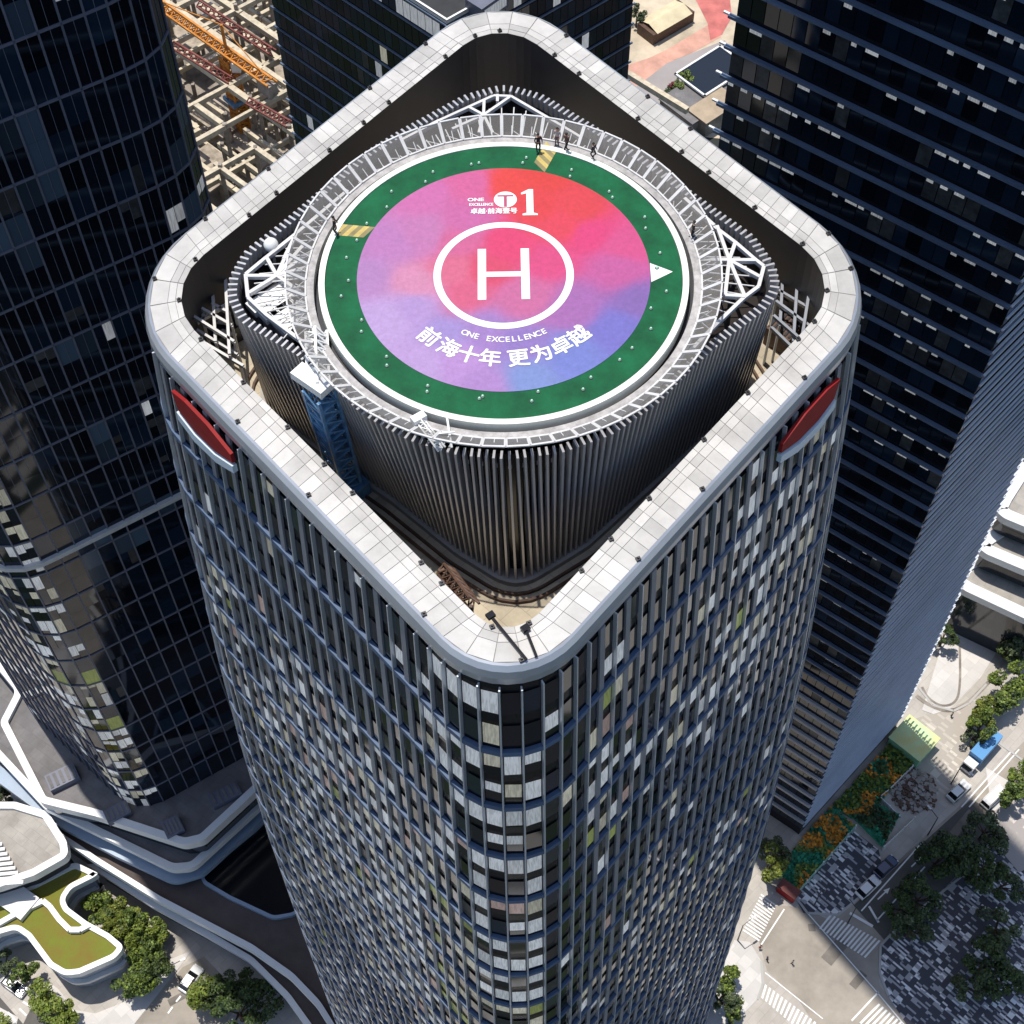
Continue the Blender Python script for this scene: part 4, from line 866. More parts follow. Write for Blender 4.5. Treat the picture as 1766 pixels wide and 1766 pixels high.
# ------------------------------------------------------------------ podium and low buildings
def rim_block(name, label, cat, poly, zt, h, rimw=1.2, roofm=ROOFGREY, fas=FASCIA, rimh=0.8, wallm=CHARCOAL, bands=1, fh=2.2):
    t_ = empty(name); tag(t_, label, cat); p = ccw(poly)
    mb = MB(); mb.ring(lift(p, zt + rimh), lift(offset(p, rimw), zt + rimh)); mb.ring(lift(offset(p, rimw), zt + rimh), lift(offset(p, rimw), zt)); mb.ring(lift(p, zt + rimh - fh), lift(p, zt + rimh)); mb.ring(lift(offset(p, 1.0), zt + rimh - fh), lift(p, zt + rimh - fh)); mb.build("roof_rim", fas, t_, smooth=False)
    mb = MB(); mb.ngon(lift(offset(p, rimw), zt)); mb.build("roof", roofm, t_)
    q = offset(p, 1.0); mb = MB(); mb.ring(lift(q, zt - h), lift(q, zt + rimh - fh)); mb.build("wall", wallm, t_)
    for k in range(1, bands):
        z = zt + rimh - fh - (h - fh)*k/bands; mb = MB(); o_ = offset(p, 0.25)
        mb.ring(lift(o_, z - .9), lift(o_, z)); mb.ring(lift(q, z - .9), lift(o_, z - .9)); mb.ring(lift(o_, z), lift(q, z)); mb.build("terrace_band", fas, t_)
    return t_
WGLASS = mat("podium_glass", (0.015, 0.02, 0.028), rough=0.1, ior=1.6)
ZP = -165.0
back = [Vector((-16, 46)), Vector((-22, 70)), Vector((-50, 90)), Vector((-104, 70))]
pod = at2([(-40, 1110), (30, 1196), (2, 1250), (72, 1388), (166, 1411), (318, 1461), (352, 1453), (452, 1360)], ZP)
rim_block("podium_building", "grey roofed podium with a white angular rim round the foot of the left tower", "podium", fillet(pod + back, [0, 2, 2, 2.2, 2, 3.5, 2.5, 0, 0, 0, 0, 0]), ZP, 6.0, 1.2, ROOFGREY, FASCIA, 0.9, WGLASS)
pod2 = at2([(-30, 1280), (78, 1396), (192, 1452), (296, 1503), (334, 1500), (470, 1375)], -171.5)
rim_block("podium_terrace", "lower white rimmed terrace one level below the grey podium roof", "podium", fillet(pod2 + [Vector((-20, 60)), Vector((-60, 80)), Vector((-100, 66))], [0, 2, 2, 4, 3, 0, 0, 0, 0]), -171.5, 5.0, 1.2, ROOFGREY, FASCIA, 0.5, WGLASS, fh=1.6)
pod3 = at2([(-30, 1330), (100, 1425), (200, 1478), (300, 1525), (350, 1510), (480, 1390)], -175.5)
rim_block("podium_terrace", "lowest blue grey step of the podium stack beside the black skylight", "podium", fillet(pod3 + [Vector((-20, 60)), Vector((-60, 80)), Vector((-100, 66))], [0, 2, 2, 4, 3, 0, 0, 0, 0]), -175.5, 3.0, 2.4, ROOFGREY, BLUEFAS, 0.4, WGLASS, fh=1.4)
for px, py, sx, sy_, l in ((110, 1345, 5, 3, "pale roof unit on the sunlit corner of the grey podium"), (205, 1405, 4, 2.4, "pale roof unit on the grey podium in the shade of the left tower"), (300, 1430, 3, 3, "square roof unit at the near corner of the grey podium"), (390, 1375, 5, 2.4, "long roof unit on the grey podium between the two towers")):
    p = at(px, py, ZP); t_ = empty("roof_unit", p, .5); tag(t_, l, "roof unit"); mb = MB(); mb.box((0, 0, .7), (sx, sy_, 1.4)); mb.build("housing", SLATE, t_); mb = MB()
    for k in range(5): mb.box((-sx/2 + sx*(k + .5)/5, 0, 1.45), (sx/10, sy_*.8, .1))
    mb.build("grille", ROOFGREY, t_)
ZB = -178.5
DARKDECK = mat("brown_deck_paving", (0.10, 0.078, 0.07), rough=0.85, var=0.25, vscale=0.2)
deckp = at2([(60, 1420), (128, 1464), (166, 1490), (272, 1556), (360, 1602), (432, 1640), (500, 1688), (545, 1735), (570, 1775), (600, 1850), (720, 1880), (700, 1500), (480, 1330)], ZB)
dk = rim_block("link_deck", "dark brown paved deck with a long curved white edge between podium and middle tower", "terrace", fillet(deckp + [Vector((-10, 40)), Vector((-60, 60))], [0, 0, 6, 9, 9, 9, 9, 9, 6, 0, 0, 0, 0, 0, 0]), ZB, 11.4, 0.9, DARKDECK, FASCIA, 0.9, CHARCOAL, fh=2.0)
lowp = at2([(150, 1492), (262, 1565), (352, 1614), (430, 1660), (492, 1722), (530, 1775), (560, 1850), (700, 1880), (690, 1560), (300, 1480)], -183)
rim_block("link_deck", "lower white edged ledge running under the long curved deck", "terrace", fillet(lowp, [0, 6, 9, 9, 9, 6, 0, 0, 0, 0]), -183, 7.0, 1.0, DARKDECK, FASCIA, 0.4, WGLASS, fh=1.2)
sk = at2([(346, 1508), (350, 1525), (395, 1552), (472, 1588), (506, 1582), (540, 1560), (470, 1400), (440, 1430)], ZB)
t_ = empty("skylight"); tag(t_, "black glazed skylight with a thin blue white rim beside the middle tower", "skylight")
sp = ccw(fillet(sk, [2, 3, 2, 3, 2, 1, 1, 1])); mb = MB(); mb.ring(lift(sp, ZB), lift(sp, ZB + .9)); mb.ring(lift(sp, ZB + .9), lift(offset(sp, .55), ZB + .9)); mb.ring(lift(offset(sp, .55), ZB + .9), lift(offset(sp, .55), ZB + .1)); mb.build("rim", BLUEFAS, t_)
mb = MB(); mb.ngon(lift(offset(sp, .55), ZB + .1)); mb.build("glazing", mat("skylight_glass", (0.006, 0.007, 0.010), rough=0.12), t_)
# slatted white roof at the left edge
lb = at2([(-60, 1385), (28, 1385), (84, 1402), (116, 1452), (120, 1478), (60, 1512), (0, 1532), (-60, 1548)], -174)
lbr = rim_block("slatted_pavilion", "white roofed pavilion with rows of white slats at the left edge", "pavilion", fillet(lb, [0, 2, 2, 2, 3, 3, 2, 0]), -174, 9, 1.2, ROOFBEIGE, FASCIA, 0.6, CHARCOAL)
mb = MB()
for k in range(9):
    a, b = at(-40, 1463 + 8.2*k, -173.6), at(4 + 4.6*k, 1456 + 8.2*k, -173.6); mb.bar(a, b, 0.55, h=0.5)
o = mb.build("roof_slat", WHITE, lbr); o["kind"] = "stuff"
# sedum roofed building with the winding white edge
ZS = -180.0
gp = at2([(-60, 1650), (0, 1612), (28, 1604), (48, 1618), (85, 1668), (112, 1684), (138, 1681), (200, 1654), (216, 1634), (190, 1612), (150, 1590), (118, 1566), (112, 1552), (124, 1534), (160, 1516), (172, 1508), (130, 1488), (60, 1524), (0, 1548), (-60, 1575)], ZS)
gb = rim_block("green_roof_building", "low building with a brown green planted roof and a winding white edge", "building", fillet(gp, [0, 2, 2, 2, 3, 3, 2.5, 3, 2.5, 2, 2, 2, 2, 2, 2, 1, 2, 2, 2, 0]), ZS, 9.9, 0.9, SEDUM, FASCIA, 0.5, LIP, bands=2, fh=1.7)
wl = at2([(-30, 1612), (30, 1578), (76, 1556), (88, 1566), (104, 1588), (122, 1606), (140, 1606), (156, 1597)], ZS); mb = MB()
for k, (a, b) in enumerate(zip(wl[:-1], wl[1:])): mb.bar((*a, ZS + .45 + .008*k), (*b, ZS + .45 + .008*k), 0.9, h=0.9)
mb.build("roof_wall", FASCIA, gb)
mb = MB(); mb.box((*at(28, 1552, ZS).xy, ZS + .6), (7, 4.5, 1.2), -.6); mb.build("roof_hatch", FASCIA, gb)
for px, py in ((115, 1632), (116, 1640)): pass
# white curved terraces at the right edge
for (px, z, l) in (([(1724, 856), (1712, 880), (1730, 896), (1800, 925), (1850, 800), (1760, 800)], -160, "uppermost short white curved terrace at the right edge"),
                   ([(1690, 930), (1684, 945), (1700, 958), (1800, 1000), (1900, 900), (1760, 880)], -167, "second white curved terrace from the top at the right edge"),
                   ([(1640, 985), (1640, 1005), (1665, 1022), (1800, 1085), (1950, 950), (1760, 900)], -174, "lowest and longest white curved terrace at the right edge")):
    rim_block("curved_terrace", l, "terrace", fillet(at2(px, z), [2, 2, 3, 0, 0, 0]), z, 6.0 if z > -174 else 15.9, 2.2, ROOFBEIGE, FASCIA, 0.5, WGLASS, fh=1.8)
# far compound to the right of the back tower
sheetw("yard", [at(1075, 130, GZ).xy, at(1090, -40, GZ).xy, at(1300, -60, GZ).xy, at(1290, 150, GZ).xy, at(1250, 240, GZ).xy, at(1150, 230, GZ).xy], .04, SAND)
sheet("yard", [(1080, 160), (1084, 112), (1120, 100), (1150, 86), (1200, 56), (1230, 38), (1244, 64), (1192, 92), (1162, 104), (1150, 124), (1105, 160)], .08, PINK)
sheet("yard", [(1195, -10), (1258, -10), (1262, 30), (1245, 60), (1225, 70), (1220, 40)], .12, REDPAV)
sheet("road", [(1085, 160), (1150, 110), (1250, 70), (1258, 90), (1210, 110), (1180, 140), (1150, 190), (1110, 190)], .16, mat("grey_yard_paving", (0.34, 0.31, 0.30), rough=0.9, var=0.12, vscale=0.1))
line([(1150, 195), (1260, 130)], 2.5, .2, "pavement", PAVEWHITE)
t_ = empty("long_shed"); tag(t_, "long low shed with a cream roof and dark brown ends in the pink yard", "shed")
a, b = at(1112, 68, GZ), at(1182, 27, GZ); d = (b - a).normalized(); n = Vector((-d.y, d.x, 0))
c = (a + b)/2; L_ = (b - a).length; rz = math.atan2(d.y, d.x)
mb = MB(); mb.box((c.x, c.y, GZ + 1.6), (L_, 6.0, 3.2), rz); mb.build("wall", BROWN, t_)
mb = MB(); q = [c + d*s*(L_/2 - 1) + n*t*3.3 for s, t in ((-1, -1), (1, -1), (1, 1), (-1, 1))]; q1 = [c + d*s*(L_/2 - 1) for s in (-1, 1)]
mb.quad((*q[0].xy, GZ + 3.3), (*q[1].xy, GZ + 3.3), (*q1[1].xy, GZ + 4.3), (*q1[0].xy, GZ + 4.3)); mb.quad((*q1[0].xy, GZ + 4.3), (*q1[1].xy, GZ + 4.3), (*q[2].xy, GZ + 3.3), (*q[3].xy, GZ + 3.3)); mb.build("roof", mat("cream_sheet_roof", (0.66, 0.56, 0.36), rough=0.6, var=0.15), t_)
for px, py, sx, sy_, h_, m_, l in ((1205, 188, 16, 11, 4, ROOFGREY, "grey flat roofed shed behind the right side of the parapet"), (1228, 208, 11, 6, 4.6, mat("tan_sheet", (0.42, 0.33, 0.23), rough=.8, var=.2), "tan flat roofed hut beside the foot of the right tower")):
    p = at(px, py, GZ); t_ = empty("site_hut", p, R(40)); tag(t_, l, "hut"); mb = MB(); mb.box((0, 0, h_/2), (sx, sy_, h_)); mb.build("wall", CONCD, t_)
    mb = MB(); mb.box((0, 0, h_ + .15), (sx + .6, sy_ + .6, .3)); mb.build("roof", m_, t_)
t_ = empty("glass_canopy", at(1225, 150, GZ), R(40)); tag(t_, "dark glazed canopy in a white frame beside the right tower", "canopy")
mb = MB(); mb.box((0, 0, 5), (15, 10, .2)); mb.build("glazing", WGLASS, t_)
mb = MB()
for x in (-7.5, 7.5): mb.box((x, 0, 5.1), (.5, 10.5, .5))
for y in (-5, 5): mb.box((0, y, 5.1), (15.5, .5, .5))
mb.build("frame", WHITE, t_); mb = MB()
for x in (-7, 7):
    for y in (-4.6, 4.6): mb.box((x, y, 2.45), (.4, .4, 4.9))
mb.build("posts", WHITE, t_)

# ------------------------------------------------------------------ building site between the left and the back tower
ZC = -160.0
sheetw("building_site", [at(200, 420, GZ).xy, at(150, -80, GZ).xy, at(620, -80, GZ).xy, at(600, 360, GZ).xy], .05, CONCD)
fr = empty("concrete_frame"); tag(fr, "open frame of pale concrete beams on several levels at the building site", "building frame")
dA = (at(690, 100, ZC) - at(300, -155, ZC)); dA.normalize(); dB = (at(480, 0, ZC) - at(290, 100, ZC)); dB.normalize()
o_ = at(395, 160, ZC)
for z, sp_, nA, nB, t_b in ((-164, 9.0, 10, 8, 1.15), (-173, 7.0, 12, 10, 0.95), (-182, 5.5, 14, 12, 0.8)):
    oo = at(395, 150, z)
    for k in range(-nA//2 - 1, nA//2 + 3):
        for seg in range(-3, 4):
            if hsh(k, seg, int(-z)) < .80:
                a = oo + dB*(k*sp_) + dA*(seg*sp_*2); a = a + Vector((0, 0, .012*seg)); m_ = MB(); m_.bar(a, a + dA*sp_*2*(.98 if hsh(k, seg, 5) < .7 else .5), t_b*(0.7 + .6*hsh(k, seg, 77)), h=1.4); m_.build("beam", CONC, fr)
    for k in range(-nB//2 - 1, nB//2 + 3):
        for seg in range(-4, 5):
            if hsh(k, seg, int(-z) + 9) < .62:
                a = oo + dA*(k*sp_*1.1) + dB*(seg*sp_); m_ = MB(); m_.bar(a + Vector((0, 0, .16)), a + dB*sp_ + Vector((0, 0, .16)), t_b*(0.6 + .5*hsh(k, seg, 78)), h=1.3); m_.build("beam", CONC, fr)
            if hsh(k, seg, 33) < .5:
                a = oo + dA*(k*sp_*1.1) + dB*(seg*sp_); m_ = MB(); m_.bar((a.x, a.y, GZ), (a.x, a.y, z + 2.5*hsh(k, seg, 8)), .8); m_.build("column", CONCD, fr)
SLABM = mat("site_slab", (0.40, 0.34, 0.27), rough=.9, var=.45, vscale=.5)
for px, py, sx, sy_, z in ((380, 200, 12, 9, -180), (330, 60, 10, 8, -180), (440, 250, 14, 8, -181), (470, 130, 9, 9, -180), (420, 60, 12, 6, -179), (360, 290, 12, 10, -181)):
    p = at(px, py, z); m_ = MB(); m_.box((p.x, p.y, z), (sx, sy_, .5), math.atan2(dA.y, dA.x)); m_.build("slab", SLABM, fr)
for px, py, px2, py2 in ((300, 78, 400, 140), (345, 8, 470, 90), (430, 175, 500, 215)):
    t_ = empty("steel_truss"); tag(t_, "red steel truss laid across the concrete beams of the building site", "steel truss", "red trusses at the building site")
    m_ = MB(); lattice(m_, at(px, py, -163), at(px2, py2, -163), 1.5, 9, .22); m_.build("truss", REDST, t_)
MZ = -160.0
tc_ = empty("tower_crane"); tag(tc_, "orange tower crane standing in the building site left of the back tower", "crane")
mbase = at(428, 270, GZ); mt = Vector((mbase.x, mbase.y, MZ))
m_ = MB(); lattice(m_, mbase, mt, 2.6, 22, .34); m_.build("mast", ORANGE, tc_)
m_ = MB(); jd = (at(460, 100, MZ) - at(310, -5, MZ)); jd.normalize(); lattice(m_, mt - jd*34 + Vector((0, 0, 1.5)), mt + jd*15 + Vector((0, 0, 1.5)), 1.9, 24, .28); m_.build("jib", ORANGE, tc_)
m_ = MB(); m_.box((*(mt + jd*13).xy, mt.z - .5), (4, 2.4, 3.2), math.atan2(jd.y, jd.x)); m_.build("counterweight", CONCD, tc_)
m_ = MB(); m_.box((mt.x + 1.8, mt.y - 1.6, mt.z - 1), (2, 2, 2.4)); m_.build("cab", WHITE, tc_)
m_ = MB(); ap = mt + Vector((0, 0, 9)); m_.bar(mt, ap, .6); m_.bar(ap, mt - jd*24 + Vector((0, 0, 2.4)), .18); m_.bar(ap, mt + jd*13 + Vector((0, 0, 2.4)), .18); m_.build("apex", ORANGE, tc_)
m_ = MB(); m_.box((mbase.x, mbase.y, -172), (4.4, 4.4, .9), .7); m_.build("collar", CRANEBLUE, tc_)

# ------------------------------------------------------------------ trees and beds
def leaf_mesh(name, n, blobs, size, mats, seed):
    rnd = random.Random(seed); mb = MB()
    for _ in range(n):
        bx, by, bz, br = rnd.choice(blobs); u = Vector((rnd.gauss(0, 1), rnd.gauss(0, 1), rnd.gauss(0, 1))).normalized(); rr = br*(.55 + .5*rnd.random()**.6)
        p = Vector((bx, by, bz)) + Vector((u.x*rr, u.y*rr, u.z*rr*.8)); nn = (u*.7 + Vector((rnd.gauss(0, .6), rnd.gauss(0, .6), .5 + rnd.gauss(0, .4)))).normalized(); a = nn.orthogonal().normalized(); a.rotate(Matrix.Rotation(rnd.random()*6.3, 3, nn)); b = nn.cross(a); s = size*(.6 + .8*rnd.random())
        mb.quad(p - a*s - b*s*.5, p + a*s*.3 - b*s*.6, p + a*s + b*s*.4, p - a*s*.3 + b*s*.6, 0 if rnd.random() < .75 else 1)
    return mb
def make_tree(seed, rad, mats, h=None, spread=1.0, nb=15):
    rnd = random.Random(seed*7 + 1); h = h or rad*1.5; blobs = []; ex = .8 + .5*rnd.random()
    for k in range(nb):
        a = rnd.random()*6.28; d = rad*.80*spread*math.sqrt(rnd.random()); blobs.append((d*math.cos(a)*ex, d*math.sin(a)/ex, h + rad*(.75*rnd.random() - .35) + (rad*.4 if d < rad*.35 else 0), rad*(.14 + .22*rnd.random())))
    root = empty("tree"); leaf_mesh("c", 2100, blobs, rad*.066, mats, seed).build("crown", mats, root)
    m_ = MB(); m_.cyl((0, 0, 0), (0, 0, h*.75), rad*.09, rad*.055, 8)
    for k in range(9): bx, by, bz, br = blobs[k]; m_.cyl((0, 0, h*(.42 + .04*k)), (bx, by, bz), rad*.04, rad*.012, 6)
    m_.build("trunk", BARK, root); return root
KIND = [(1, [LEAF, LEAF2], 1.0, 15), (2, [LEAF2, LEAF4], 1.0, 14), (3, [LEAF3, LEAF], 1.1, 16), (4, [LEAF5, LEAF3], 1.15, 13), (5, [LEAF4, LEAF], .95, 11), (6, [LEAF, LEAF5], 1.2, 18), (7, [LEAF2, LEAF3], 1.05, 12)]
PROT = {}
def tree(px, py, rad, kind, label, group=None, z=GZ):
    p = at(px, py, z + rad*1.2); p.z = z
    if kind in (0, 1): kind = (0, 5, 6)[int(hsh(px, py, 9)*3)%3] if kind == 0 else (1, 4, 6)[int(hsh(px, py, 9)*3)%3]
    if kind not in PROT: q = KIND[kind]; PROT[kind] = make_tree(q[0], 3.0, q[1], None, q[2], q[3]); o = PROT[kind]
    else: o = copy_tree(PROT[kind])
    o.location = p; s = rad/3.0; o.scale = (s*(.85 + .3*hsh(px, py, 1)), s*(.85 + .3*hsh(px, py, 2)), s*(.8 + .4*hsh(px, py, 3))); o.rotation_euler = (0, 0, 6.28*hsh(px, py, 4)); tag(o, label, "tree", group); return o
row = [(166, 1566), (180, 1578), (196, 1580), (212, 1586), (228, 1590), (244, 1600), (258, 1612), (264, 1628), (262, 1644), (252, 1656), (240, 1662), (246, 1640), (232, 1610), (206, 1600), (240, 1684), (228, 1700), (250, 1692), (262, 1670)]
for k, (x, y) in enumerate(row): tree(x, y, 2.7 + .7*hsh(k, 3, 1), k % 2 if k < 14 else 0, "sunlit green tree in the curved row beside the planted roof tongue", "trees in the curved row beside the planted roof")
for x, y, r_, k, l in ((42, 1680, 2.6, 0, "round green tree beside the white car at the lower left"), (72, 1712, 2.9, 1, "bright green tree at the kerb left of the white pavement corner"), (95, 1745, 3.4, 1, "largest bright green tree at the kerb near the bottom left corner"), (10, 1660, 2.2, 3, "dull green tree at the left frame edge under the planted roof"), (4, 1765, 2.6, 1, "yellow green tree in the bottom left corner of the picture"), (8, 1382, 3.0, 3, "dull green tree beside the pavilion roof at the left edge"),
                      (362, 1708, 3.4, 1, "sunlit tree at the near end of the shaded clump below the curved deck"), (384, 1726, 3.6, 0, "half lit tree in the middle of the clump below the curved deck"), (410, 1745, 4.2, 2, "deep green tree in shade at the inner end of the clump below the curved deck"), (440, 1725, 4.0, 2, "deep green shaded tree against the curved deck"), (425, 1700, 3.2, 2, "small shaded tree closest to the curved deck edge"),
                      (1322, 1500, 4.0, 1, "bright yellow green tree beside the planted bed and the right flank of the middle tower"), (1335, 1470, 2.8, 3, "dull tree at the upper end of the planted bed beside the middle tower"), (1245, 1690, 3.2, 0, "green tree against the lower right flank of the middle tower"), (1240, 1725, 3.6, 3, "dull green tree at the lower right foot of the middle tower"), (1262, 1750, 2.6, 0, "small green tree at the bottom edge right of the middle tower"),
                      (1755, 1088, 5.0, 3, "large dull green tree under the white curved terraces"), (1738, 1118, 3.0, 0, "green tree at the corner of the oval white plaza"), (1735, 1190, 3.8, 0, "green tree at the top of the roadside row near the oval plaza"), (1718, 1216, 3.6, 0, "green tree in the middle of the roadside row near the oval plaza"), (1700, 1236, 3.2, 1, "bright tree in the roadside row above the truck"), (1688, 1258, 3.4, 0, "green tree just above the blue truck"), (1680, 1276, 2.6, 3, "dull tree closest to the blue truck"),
                      (1764, 1170, 3.4, 0, "green tree on the right edge opposite the roadside row"), (1750, 1372, 3.8, 0, "round green tree right of the white van on the road"), (1766, 1340, 3.4, 1, "bright tree cut by the right edge above the round tree"), (1638, 1010 + 0, 0, 0, "")):
    if r_ > 0: tree(x, y, r_, k, l)
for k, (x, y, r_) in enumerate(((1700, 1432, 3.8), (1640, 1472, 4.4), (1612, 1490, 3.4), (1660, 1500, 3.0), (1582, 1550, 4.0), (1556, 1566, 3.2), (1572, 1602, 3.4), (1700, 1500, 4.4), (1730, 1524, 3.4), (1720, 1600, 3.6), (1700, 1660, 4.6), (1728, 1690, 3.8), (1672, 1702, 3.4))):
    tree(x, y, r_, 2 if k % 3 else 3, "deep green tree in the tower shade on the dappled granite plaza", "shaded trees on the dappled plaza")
tree(1628, 1098, 3.0, 2, "dark tree between the louvred tower and the oval white plaza")
tree(1178, 140, 3.2, 0, "green tree in the pink yard beyond the parapet"); tree(1098, 30, 2.6, 3, "dull tree at the left of the long shed in the pink yard")
# coloured planting beds
def bed(label, px, mixm, n, seed, z=GZ, hmax=1.6):
    poly = ccw(at2(px, z)); t_ = empty("planting_bed"); tag(t_, label, "planting bed"); rnd = random.Random(seed)
    mb = MB(); mb.ring(lift(poly, z), lift(poly, z + .5)); mb.ngon(lift(poly, z + .5)); mb.build("soil", GREENS, t_)
    xs = [p[0] for p in poly]; ys = [p[1] for p in poly]; mb = MB()
    def inside(x, y):
        c = False
        for i in range(len(poly)):
            a, b = poly[i], poly[i-1]
            if (a[1] > y) != (b[1] > y) and x < (b[0] - a[0])*(y - a[1])/(b[1] - a[1]) + a[0]: c = not c
        return c
    for _ in range(n):
        x, y = rnd.uniform(min(xs), max(xs)), rnd.uniform(min(ys), max(ys))
        if not inside(x, y): continue
        v = vnoise(x*.30, y*.30, seed); mi = min(len(mixm) - 1, int(max(0, min(.999, (v - .25)*2))*len(mixm))); p = Vector((x, y, z + .5 + rnd.random()*hmax*(.4 + vnoise(x*.6, y*.6, 3)))); nn = Vector((rnd.gauss(0, .5), rnd.gauss(0, .5), 1)).normalized(); a = nn.orthogonal().normalized(); a.rotate(Matrix.Rotation(rnd.random()*6.3, 3, nn)); b = nn.cross(a); s = .22 + .22*rnd.random()
        mb.quad(p - a*s - b*s*.5, p + a*s*.3 - b*s*.6, p + a*s + b*s*.4, p - a*s*.3 + b*s*.6, mi)
    o = mb.build("foliage", mixm, t_); o["kind"] = "stuff"
GREENS = mat("green_matting", (0.07, 0.40, 0.22), rough=.8, var=.3, vscale=.5)
TEAL = mat("leaf_teal", (0.03, 0.26, 0.14), rough=.7, isl=.4)
bed("planting bed with orange flowers and green shrubs along the foot of the louvred tower", CW([(770, 640), (1085, 300), (1215, 390), (1060, 560), (1000, 640), (960, 690), (870, 700)]), [LEAF, TEAL, LEAFOR, LEAFOR, LEAF2], 3400, 5)
bed("planting bed of green and orange beside the bright tree, nearest the middle tower", CW([(560, 870), (760, 645), (885, 745), (590, 1080), (495, 1010)]), [LEAFOR, LEAF2, TEAL, TEAL, LEAFOR], 2600, 9)
bed("small square bed of plain teal shrubs beside the dark road", CW([(880, 700), (1000, 630), (1110, 700), (1030, 850)]), [TEAL, TEAL, LEAF3], 900, 14)
bed("low crimson shrub bed in the pink yard beyond the parapet", [(1138, 172), (1160, 150), (1178, 170), (1158, 186)], [LEAFRED, LEAFRED, LEAF3], 1500, 17)
bed("yellowish lawn bed beside the right tower in the pink yard", [(1195, 120), (1220, 105), (1246, 118), (1225, 130), (1200, 132)], [LEAF2, LEAF], 2200, 18, hmax=.5)
# green roofed cabin
t_ = empty("site_cabin"); tag(t_, "small cabin with a pale green and yellow roof at the end of the planted bed", "cabin")
c = at(1577, 1273, GZ + 3.5); d = at(1615, 1278, GZ).xy - at(1566, 1240, GZ).xy; rz = math.atan2(d.y, d.x)
mb = MB(); mb.box((c.x, c.y, GZ + 1.75), (6.6, 6.0, 3.5), rz); mb.build("wall", mat("cabin_green", (0.30, 0.58, 0.34), rough=.6), t_)
mb = MB(); mb.box((c.x, c.y, GZ + 3.6), (7.0, 6.4, .22), rz); mb.build("roof", mat("cabin_roof", (0.42, 0.66, 0.38), rough=.55, var=.35, vscale=.25, col2=(0.66, 0.60, 0.24)), t_)
# rubble heap
t_ = MB(); rnd = random.Random(4); c = at(1180 + 1190/3.014, 1180 + 555/3.014, GZ)
for _ in range(420):
    a = rnd.random()*6.28; q = 4.2*math.sqrt(rnd.random()); s = .25 + .45*rnd.random(); t_.box((c.x + q*math.cos(a), c.y + q*math.sin(a), GZ + max(.1, (1.5 - q*.33))*rnd.random()), (s, s*1.4, s*.7), rnd.random()*3, rnd.randrange(3))
o = t_.build("rubble_heap", [CONCD, ROOFBEIGE, BROWN]); tag(o, "heap of brown rubble on the pavement beside the cabin", "rubble", kind="stuff")
# red gate
t_ = empty("red_booth", at(1357, 1542, GZ), R(-40)); tag(t_, "small red booth at the near corner of the planted bed", "booth")
mb = MB(); mb.box((0, 0, 1.3), (3.4, 1.6, 2.6)); mb.build("wall", RED, t_); mb = MB(); mb.box((0, 0, 2.7), (3.8, 2.0, .2)); mb.build("roof", REDST, t_)
# low fences round the beds
def fence(px, label, m, z=GZ):
    P = at2(px, z); t_ = empty("fence"); tag(t_, label, "fence"); mb = MB(); mp_ = MB()
    for a, b in zip(P[:-1], P[1:]):
        mb.bar((*a, z + .8), (*b, z + .8), .10, h=1.5); n = max(1, int((b - a).length/2.2))
        for k in range(n + 1): p = a.lerp(b, k/n); mp_.box((*p, z + .9), (.22, .22, 1.8))
    mb.build("panel", m, t_); o = mp_.build("post", WHITE, t_); o["kind"] = "stuff"
fence(CW([(885, 750), (590, 1085), (490, 1010)]), "pale green hoarding along the road side of the nearest planted bed", mat("hoarding_green", (0.28, 0.55, 0.42), rough=.6))
fence(CW([(1110, 700), (1010, 600), (1060, 560), (1180, 440)]), "white hoarding beside the dark road at the square teal bed", WHITE)
fence(CW([(1030, 860), (1190, 710)]), "white double barrier between the dark road and the square teal bed", WHITE)
# ------------------------------------------------------------------ vehicles
def make_car(name, L_, wd, h, paint, label, cat, group=None, van=False):
    r = empty(name); tag(r, label, cat, group)
    sec = [(-L_/2, .35, .72), (-L_/2 + .15, .3, .95), (-L_*.2, .28, 1.0), (L_*.2, .28, .95), (L_/2 - .35, .3, .82), (L_/2, .38, .6)]
    mb = MB(); pr = None
    for x, z0, z1 in sec:
        w2 = wd/2*(.9 if abs(x) > L_*.45 else 1); q = [(x, -w2, z0), (x, w2, z0), (x, w2, z1*.82), (x, w2*.88, z1), (x, -w2*.88, z1), (x, -w2, z1*.82)]
        if pr: mb.ring(q, pr)
        else: mb.ngon(q)
        pr = q
    mb.ngon(list(reversed(pr))); mb.build("body", paint, r)
    c0, c1, r0, r1 = (-L_*.44, L_*.22, -L_*.32, L_*.06) if not van else (-L_*.48, L_*.40, -L_*.47, L_*.30)
    mb = MB(); lo = [(c0, -wd*.43, .95), (c1, -wd*.43, .95), (c1, wd*.43, .95), (c0, wd*.43, .95)]; hi = [(r0, -wd*.36, h), (r1, -wd*.36, h), (r1, wd*.36, h), (r0, wd*.36, h)]; mb.hexa(lo, hi); mb.build("window", CARGLASS, r)
    mb = MB(); mb.box(((r0 + r1)/2, 0, h + .02), (r1 - r0, wd*.70, .06)); mb.build("roof", paint, r)
    for x in (-L_*.31, L_*.31):
        for s in (-1, 1): m_ = MB(); m_.cyl((x, s*(wd/2 - .2), .34), (x, s*(wd/2 + .01), .34), .34, n=12); m_.build("wheel", TYRE, r)
    for s in (-1, 1): m_ = MB(); m_.box((L_/2 - .12, s*wd*.34, .68), (.2, .34, .16)); m_.build("headlight", WHITEP, r)
    return r
CARW = mat("white_car_paint", (0.78, 0.78, 0.77), rough=.2, coat=.6); CARB = mat("navy_car_paint", (0.02, 0.045, 0.12), rough=.2, coat=.7); CARS = mat("silver_car_paint", (0.45, 0.46, 0.48), rough=.25, metal=.5, coat=.5)
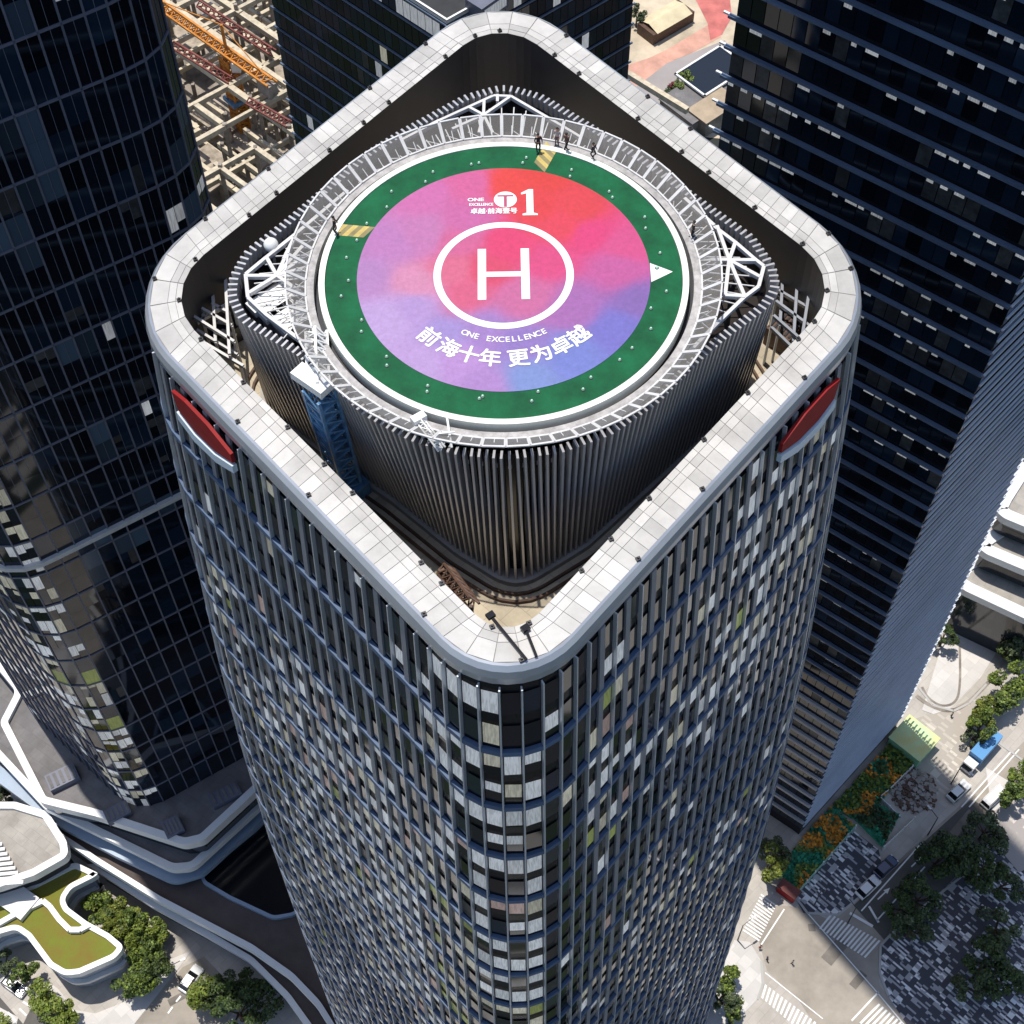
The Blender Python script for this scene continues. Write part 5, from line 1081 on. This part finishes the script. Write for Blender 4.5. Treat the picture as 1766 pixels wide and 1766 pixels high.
def heading(a, b, z=GZ): d = at(*b, z) - at(*a, z); return math.atan2(d.y, d.x)
up = heading((1480, 1555), (1580, 1460))
def place(o, px, py, rz, z=GZ + .1): p = at(px, py, z); o.location = p; o.rotation_euler = (0, 0, rz)
place(make_car("parked_car", 5.0, 2.1, 1.55, CARW, "white car on the dark road below the teal bed, nearer the zebra crossing", "car"), 1496, 1532, up)
place(make_car("parked_car", 5.0, 2.1, 1.55, CARB, "navy car just ahead of the white car on the dark road", "car"), 1526, 1497, up)
place(make_car("parked_car", 5.0, 2.1, 1.6, CARW, "white car on the pale pavement beside the rubble heap", "car"), 1652, 1366, up)
place(make_car("delivery_van", 5.6, 2.2, 2.1, CARW, "white van driving on the pale road beside the round tree", "van", van=True), 1712, 1377, up)
place(make_car("parked_car", 5.0, 2.1, 1.55, CARS, "silver car parked in the shade at the lower left edge", "car"), 26, 1702, heading((10, 1690), (40, 1712)))
place(make_car("parked_car", 5.0, 2.1, 1.55, CARW, "white car passing on the shaded road under the curved deck", "car"), 330, 1690, heading((300, 1730), (350, 1660)))
tr = empty("cargo_truck"); tag(tr, "truck with a long blue cargo box and white cab on the pale road", "truck")
mb = MB(); mb.box((-1.0, 0, 2.25), (6.6, 2.6, 2.9)); mb.build("cargo_box", mat("truck_blue", (0.10, 0.30, 0.58), rough=.45), tr)
mb = MB(); mb.hexa([(2.6, -1.2, .6), (4.7, -1.2, .6), (4.7, 1.2, .6), (2.6, 1.2, .6)], [(2.6, -1.15, 2.5), (4.2, -1.1, 2.5), (4.2, 1.1, 2.5), (2.6, 1.15, 2.5)]); mb.build("cab", CARW, tr)
mb = MB(); mb.quad((4.74, -1.0, 1.4), (4.74, 1.0, 1.4), (4.34, .95, 2.35), (4.34, -.95, 2.35)); mb.build("windscreen", CARGLASS, tr)
mb = MB(); mb.box((0, 0, .65), (8.6, 1.6, .3)); mb.build("chassis", DARKM, tr)
for x in (-3.2, -2.1, 3.4):
    for s in (-1, 1): m_ = MB(); m_.cyl((x, s*.9, .5), (x, s*1.25, .5), .5, n=12); m_.build("wheel", TYRE, tr)
place(tr, 1688, 1303, heading((1700, 1290), (1665, 1330)))

# ------------------------------------------------------------------ street lamps and lane arrows
lp0 = None
for px, py, rz, l in ((1272, 1622, .6, "dark street lamp on the pavement corner beside the zebra crossing next to the middle tower"), (1462, 1592, 2.2, "dark street lamp on the dappled plaza corner between the two roads"), (1600, 1440, 2.2, "dark street lamp on the plaza kerb halfway along the shaded road"), (1640, 1352, -.9, "dark street lamp on the pale pavement near the white car by the rubble"), (1405, 1560, -.9, "dark street lamp at the near corner of the small dappled plaza"), (310, 1690, .4, "dark street lamp beside the lower left road near the white car")):
    if lp0 is None:
        lp0 = empty("street_lamp"); m_ = MB(); m_.cyl((0, 0, 0), (0, 0, 8.2), .13, .08, 8); m_.build("pole", DARKM, lp0); m_ = MB(); m_.bar((0, 0, 8.1), (1.9, 0, 8.6), .1); m_.build("arm", DARKM, lp0); m_ = MB(); m_.box((2.2, 0, 8.6), (.9, .32, .14)); m_.build("lamp_head", STEEL, lp0); o = lp0
    else: o = copy_tree(lp0)
    o.location = at(px, py, GZ); o.rotation_euler = (0, 0, rz); tag(o, l, "street lamp", "street lamps along the two roads")
mb = MB()
for px, py in ((1180 + 1005/3.014, 1180 + 1120/3.014), (1180 + 1180/3.014, 1180 + 950/3.014)):
    c = at(px, py, GZ); d = Vector((math.cos(up), math.sin(up), 0)); n = Vector((-d.y, d.x, 0)); z = Vector((0, 0, .13))
    mb.quad(c - n*.12 + z, c + n*.12 + z, c + d*2 + n*.12 + z, c + d*2 - n*.12 + z); mb.ngon([c + d*2 - n*.45 + z, c + d*2 + n*.45 + z, c + d*3.2 + z])
o = struct(mb, "road_marking", WHITEP)

for px, py, rz, tp_, l in ((1310, 1636, .5, (.5, .1, .1), "person in a red top on the white pavement corner by the zebra crossing"), (1322, 1656, 2.0, (.05, .08, .2), "pedestrian in dark blue at the kerb of the white pavement corner"), (1366, 1662, -1.2, (.6, .6, .58), "pedestrian in white walking on the open pale road"), (1640, 1236, .9, (.1, .1, .1), "pedestrian in black on the pale plaza below the oval white plaza")):
    p = at(px, py, GZ + .1); person(p.x, p.y, GZ + .1, rz, CL("walk%d" % px, tp_), CL("dark", (.03, .03, .03)), l, sc=1.1)
PATCH = mat("asphalt_patch", (0.20, 0.18, 0.155), rough=.95, var=.25, vscale=.4)
for k, (px, py, w_, h_, rz) in enumerate(((1440, 1640, 2.2, 5, .8), (1480, 1690, 1.4, 3.2, .8), (1400, 1600, 1.2, 1.2, 0), (1660, 1420, 1.5, 6, .8), (1700, 1400, .9, .9, 0), (310, 1720, 1.2, 4, .5))):
    p = at(px, py, GZ); mb = MB(); mb.box((p.x, p.y, GZ + .075), (h_, w_, .03), rz); struct(mb, "road_patch", PATCH)
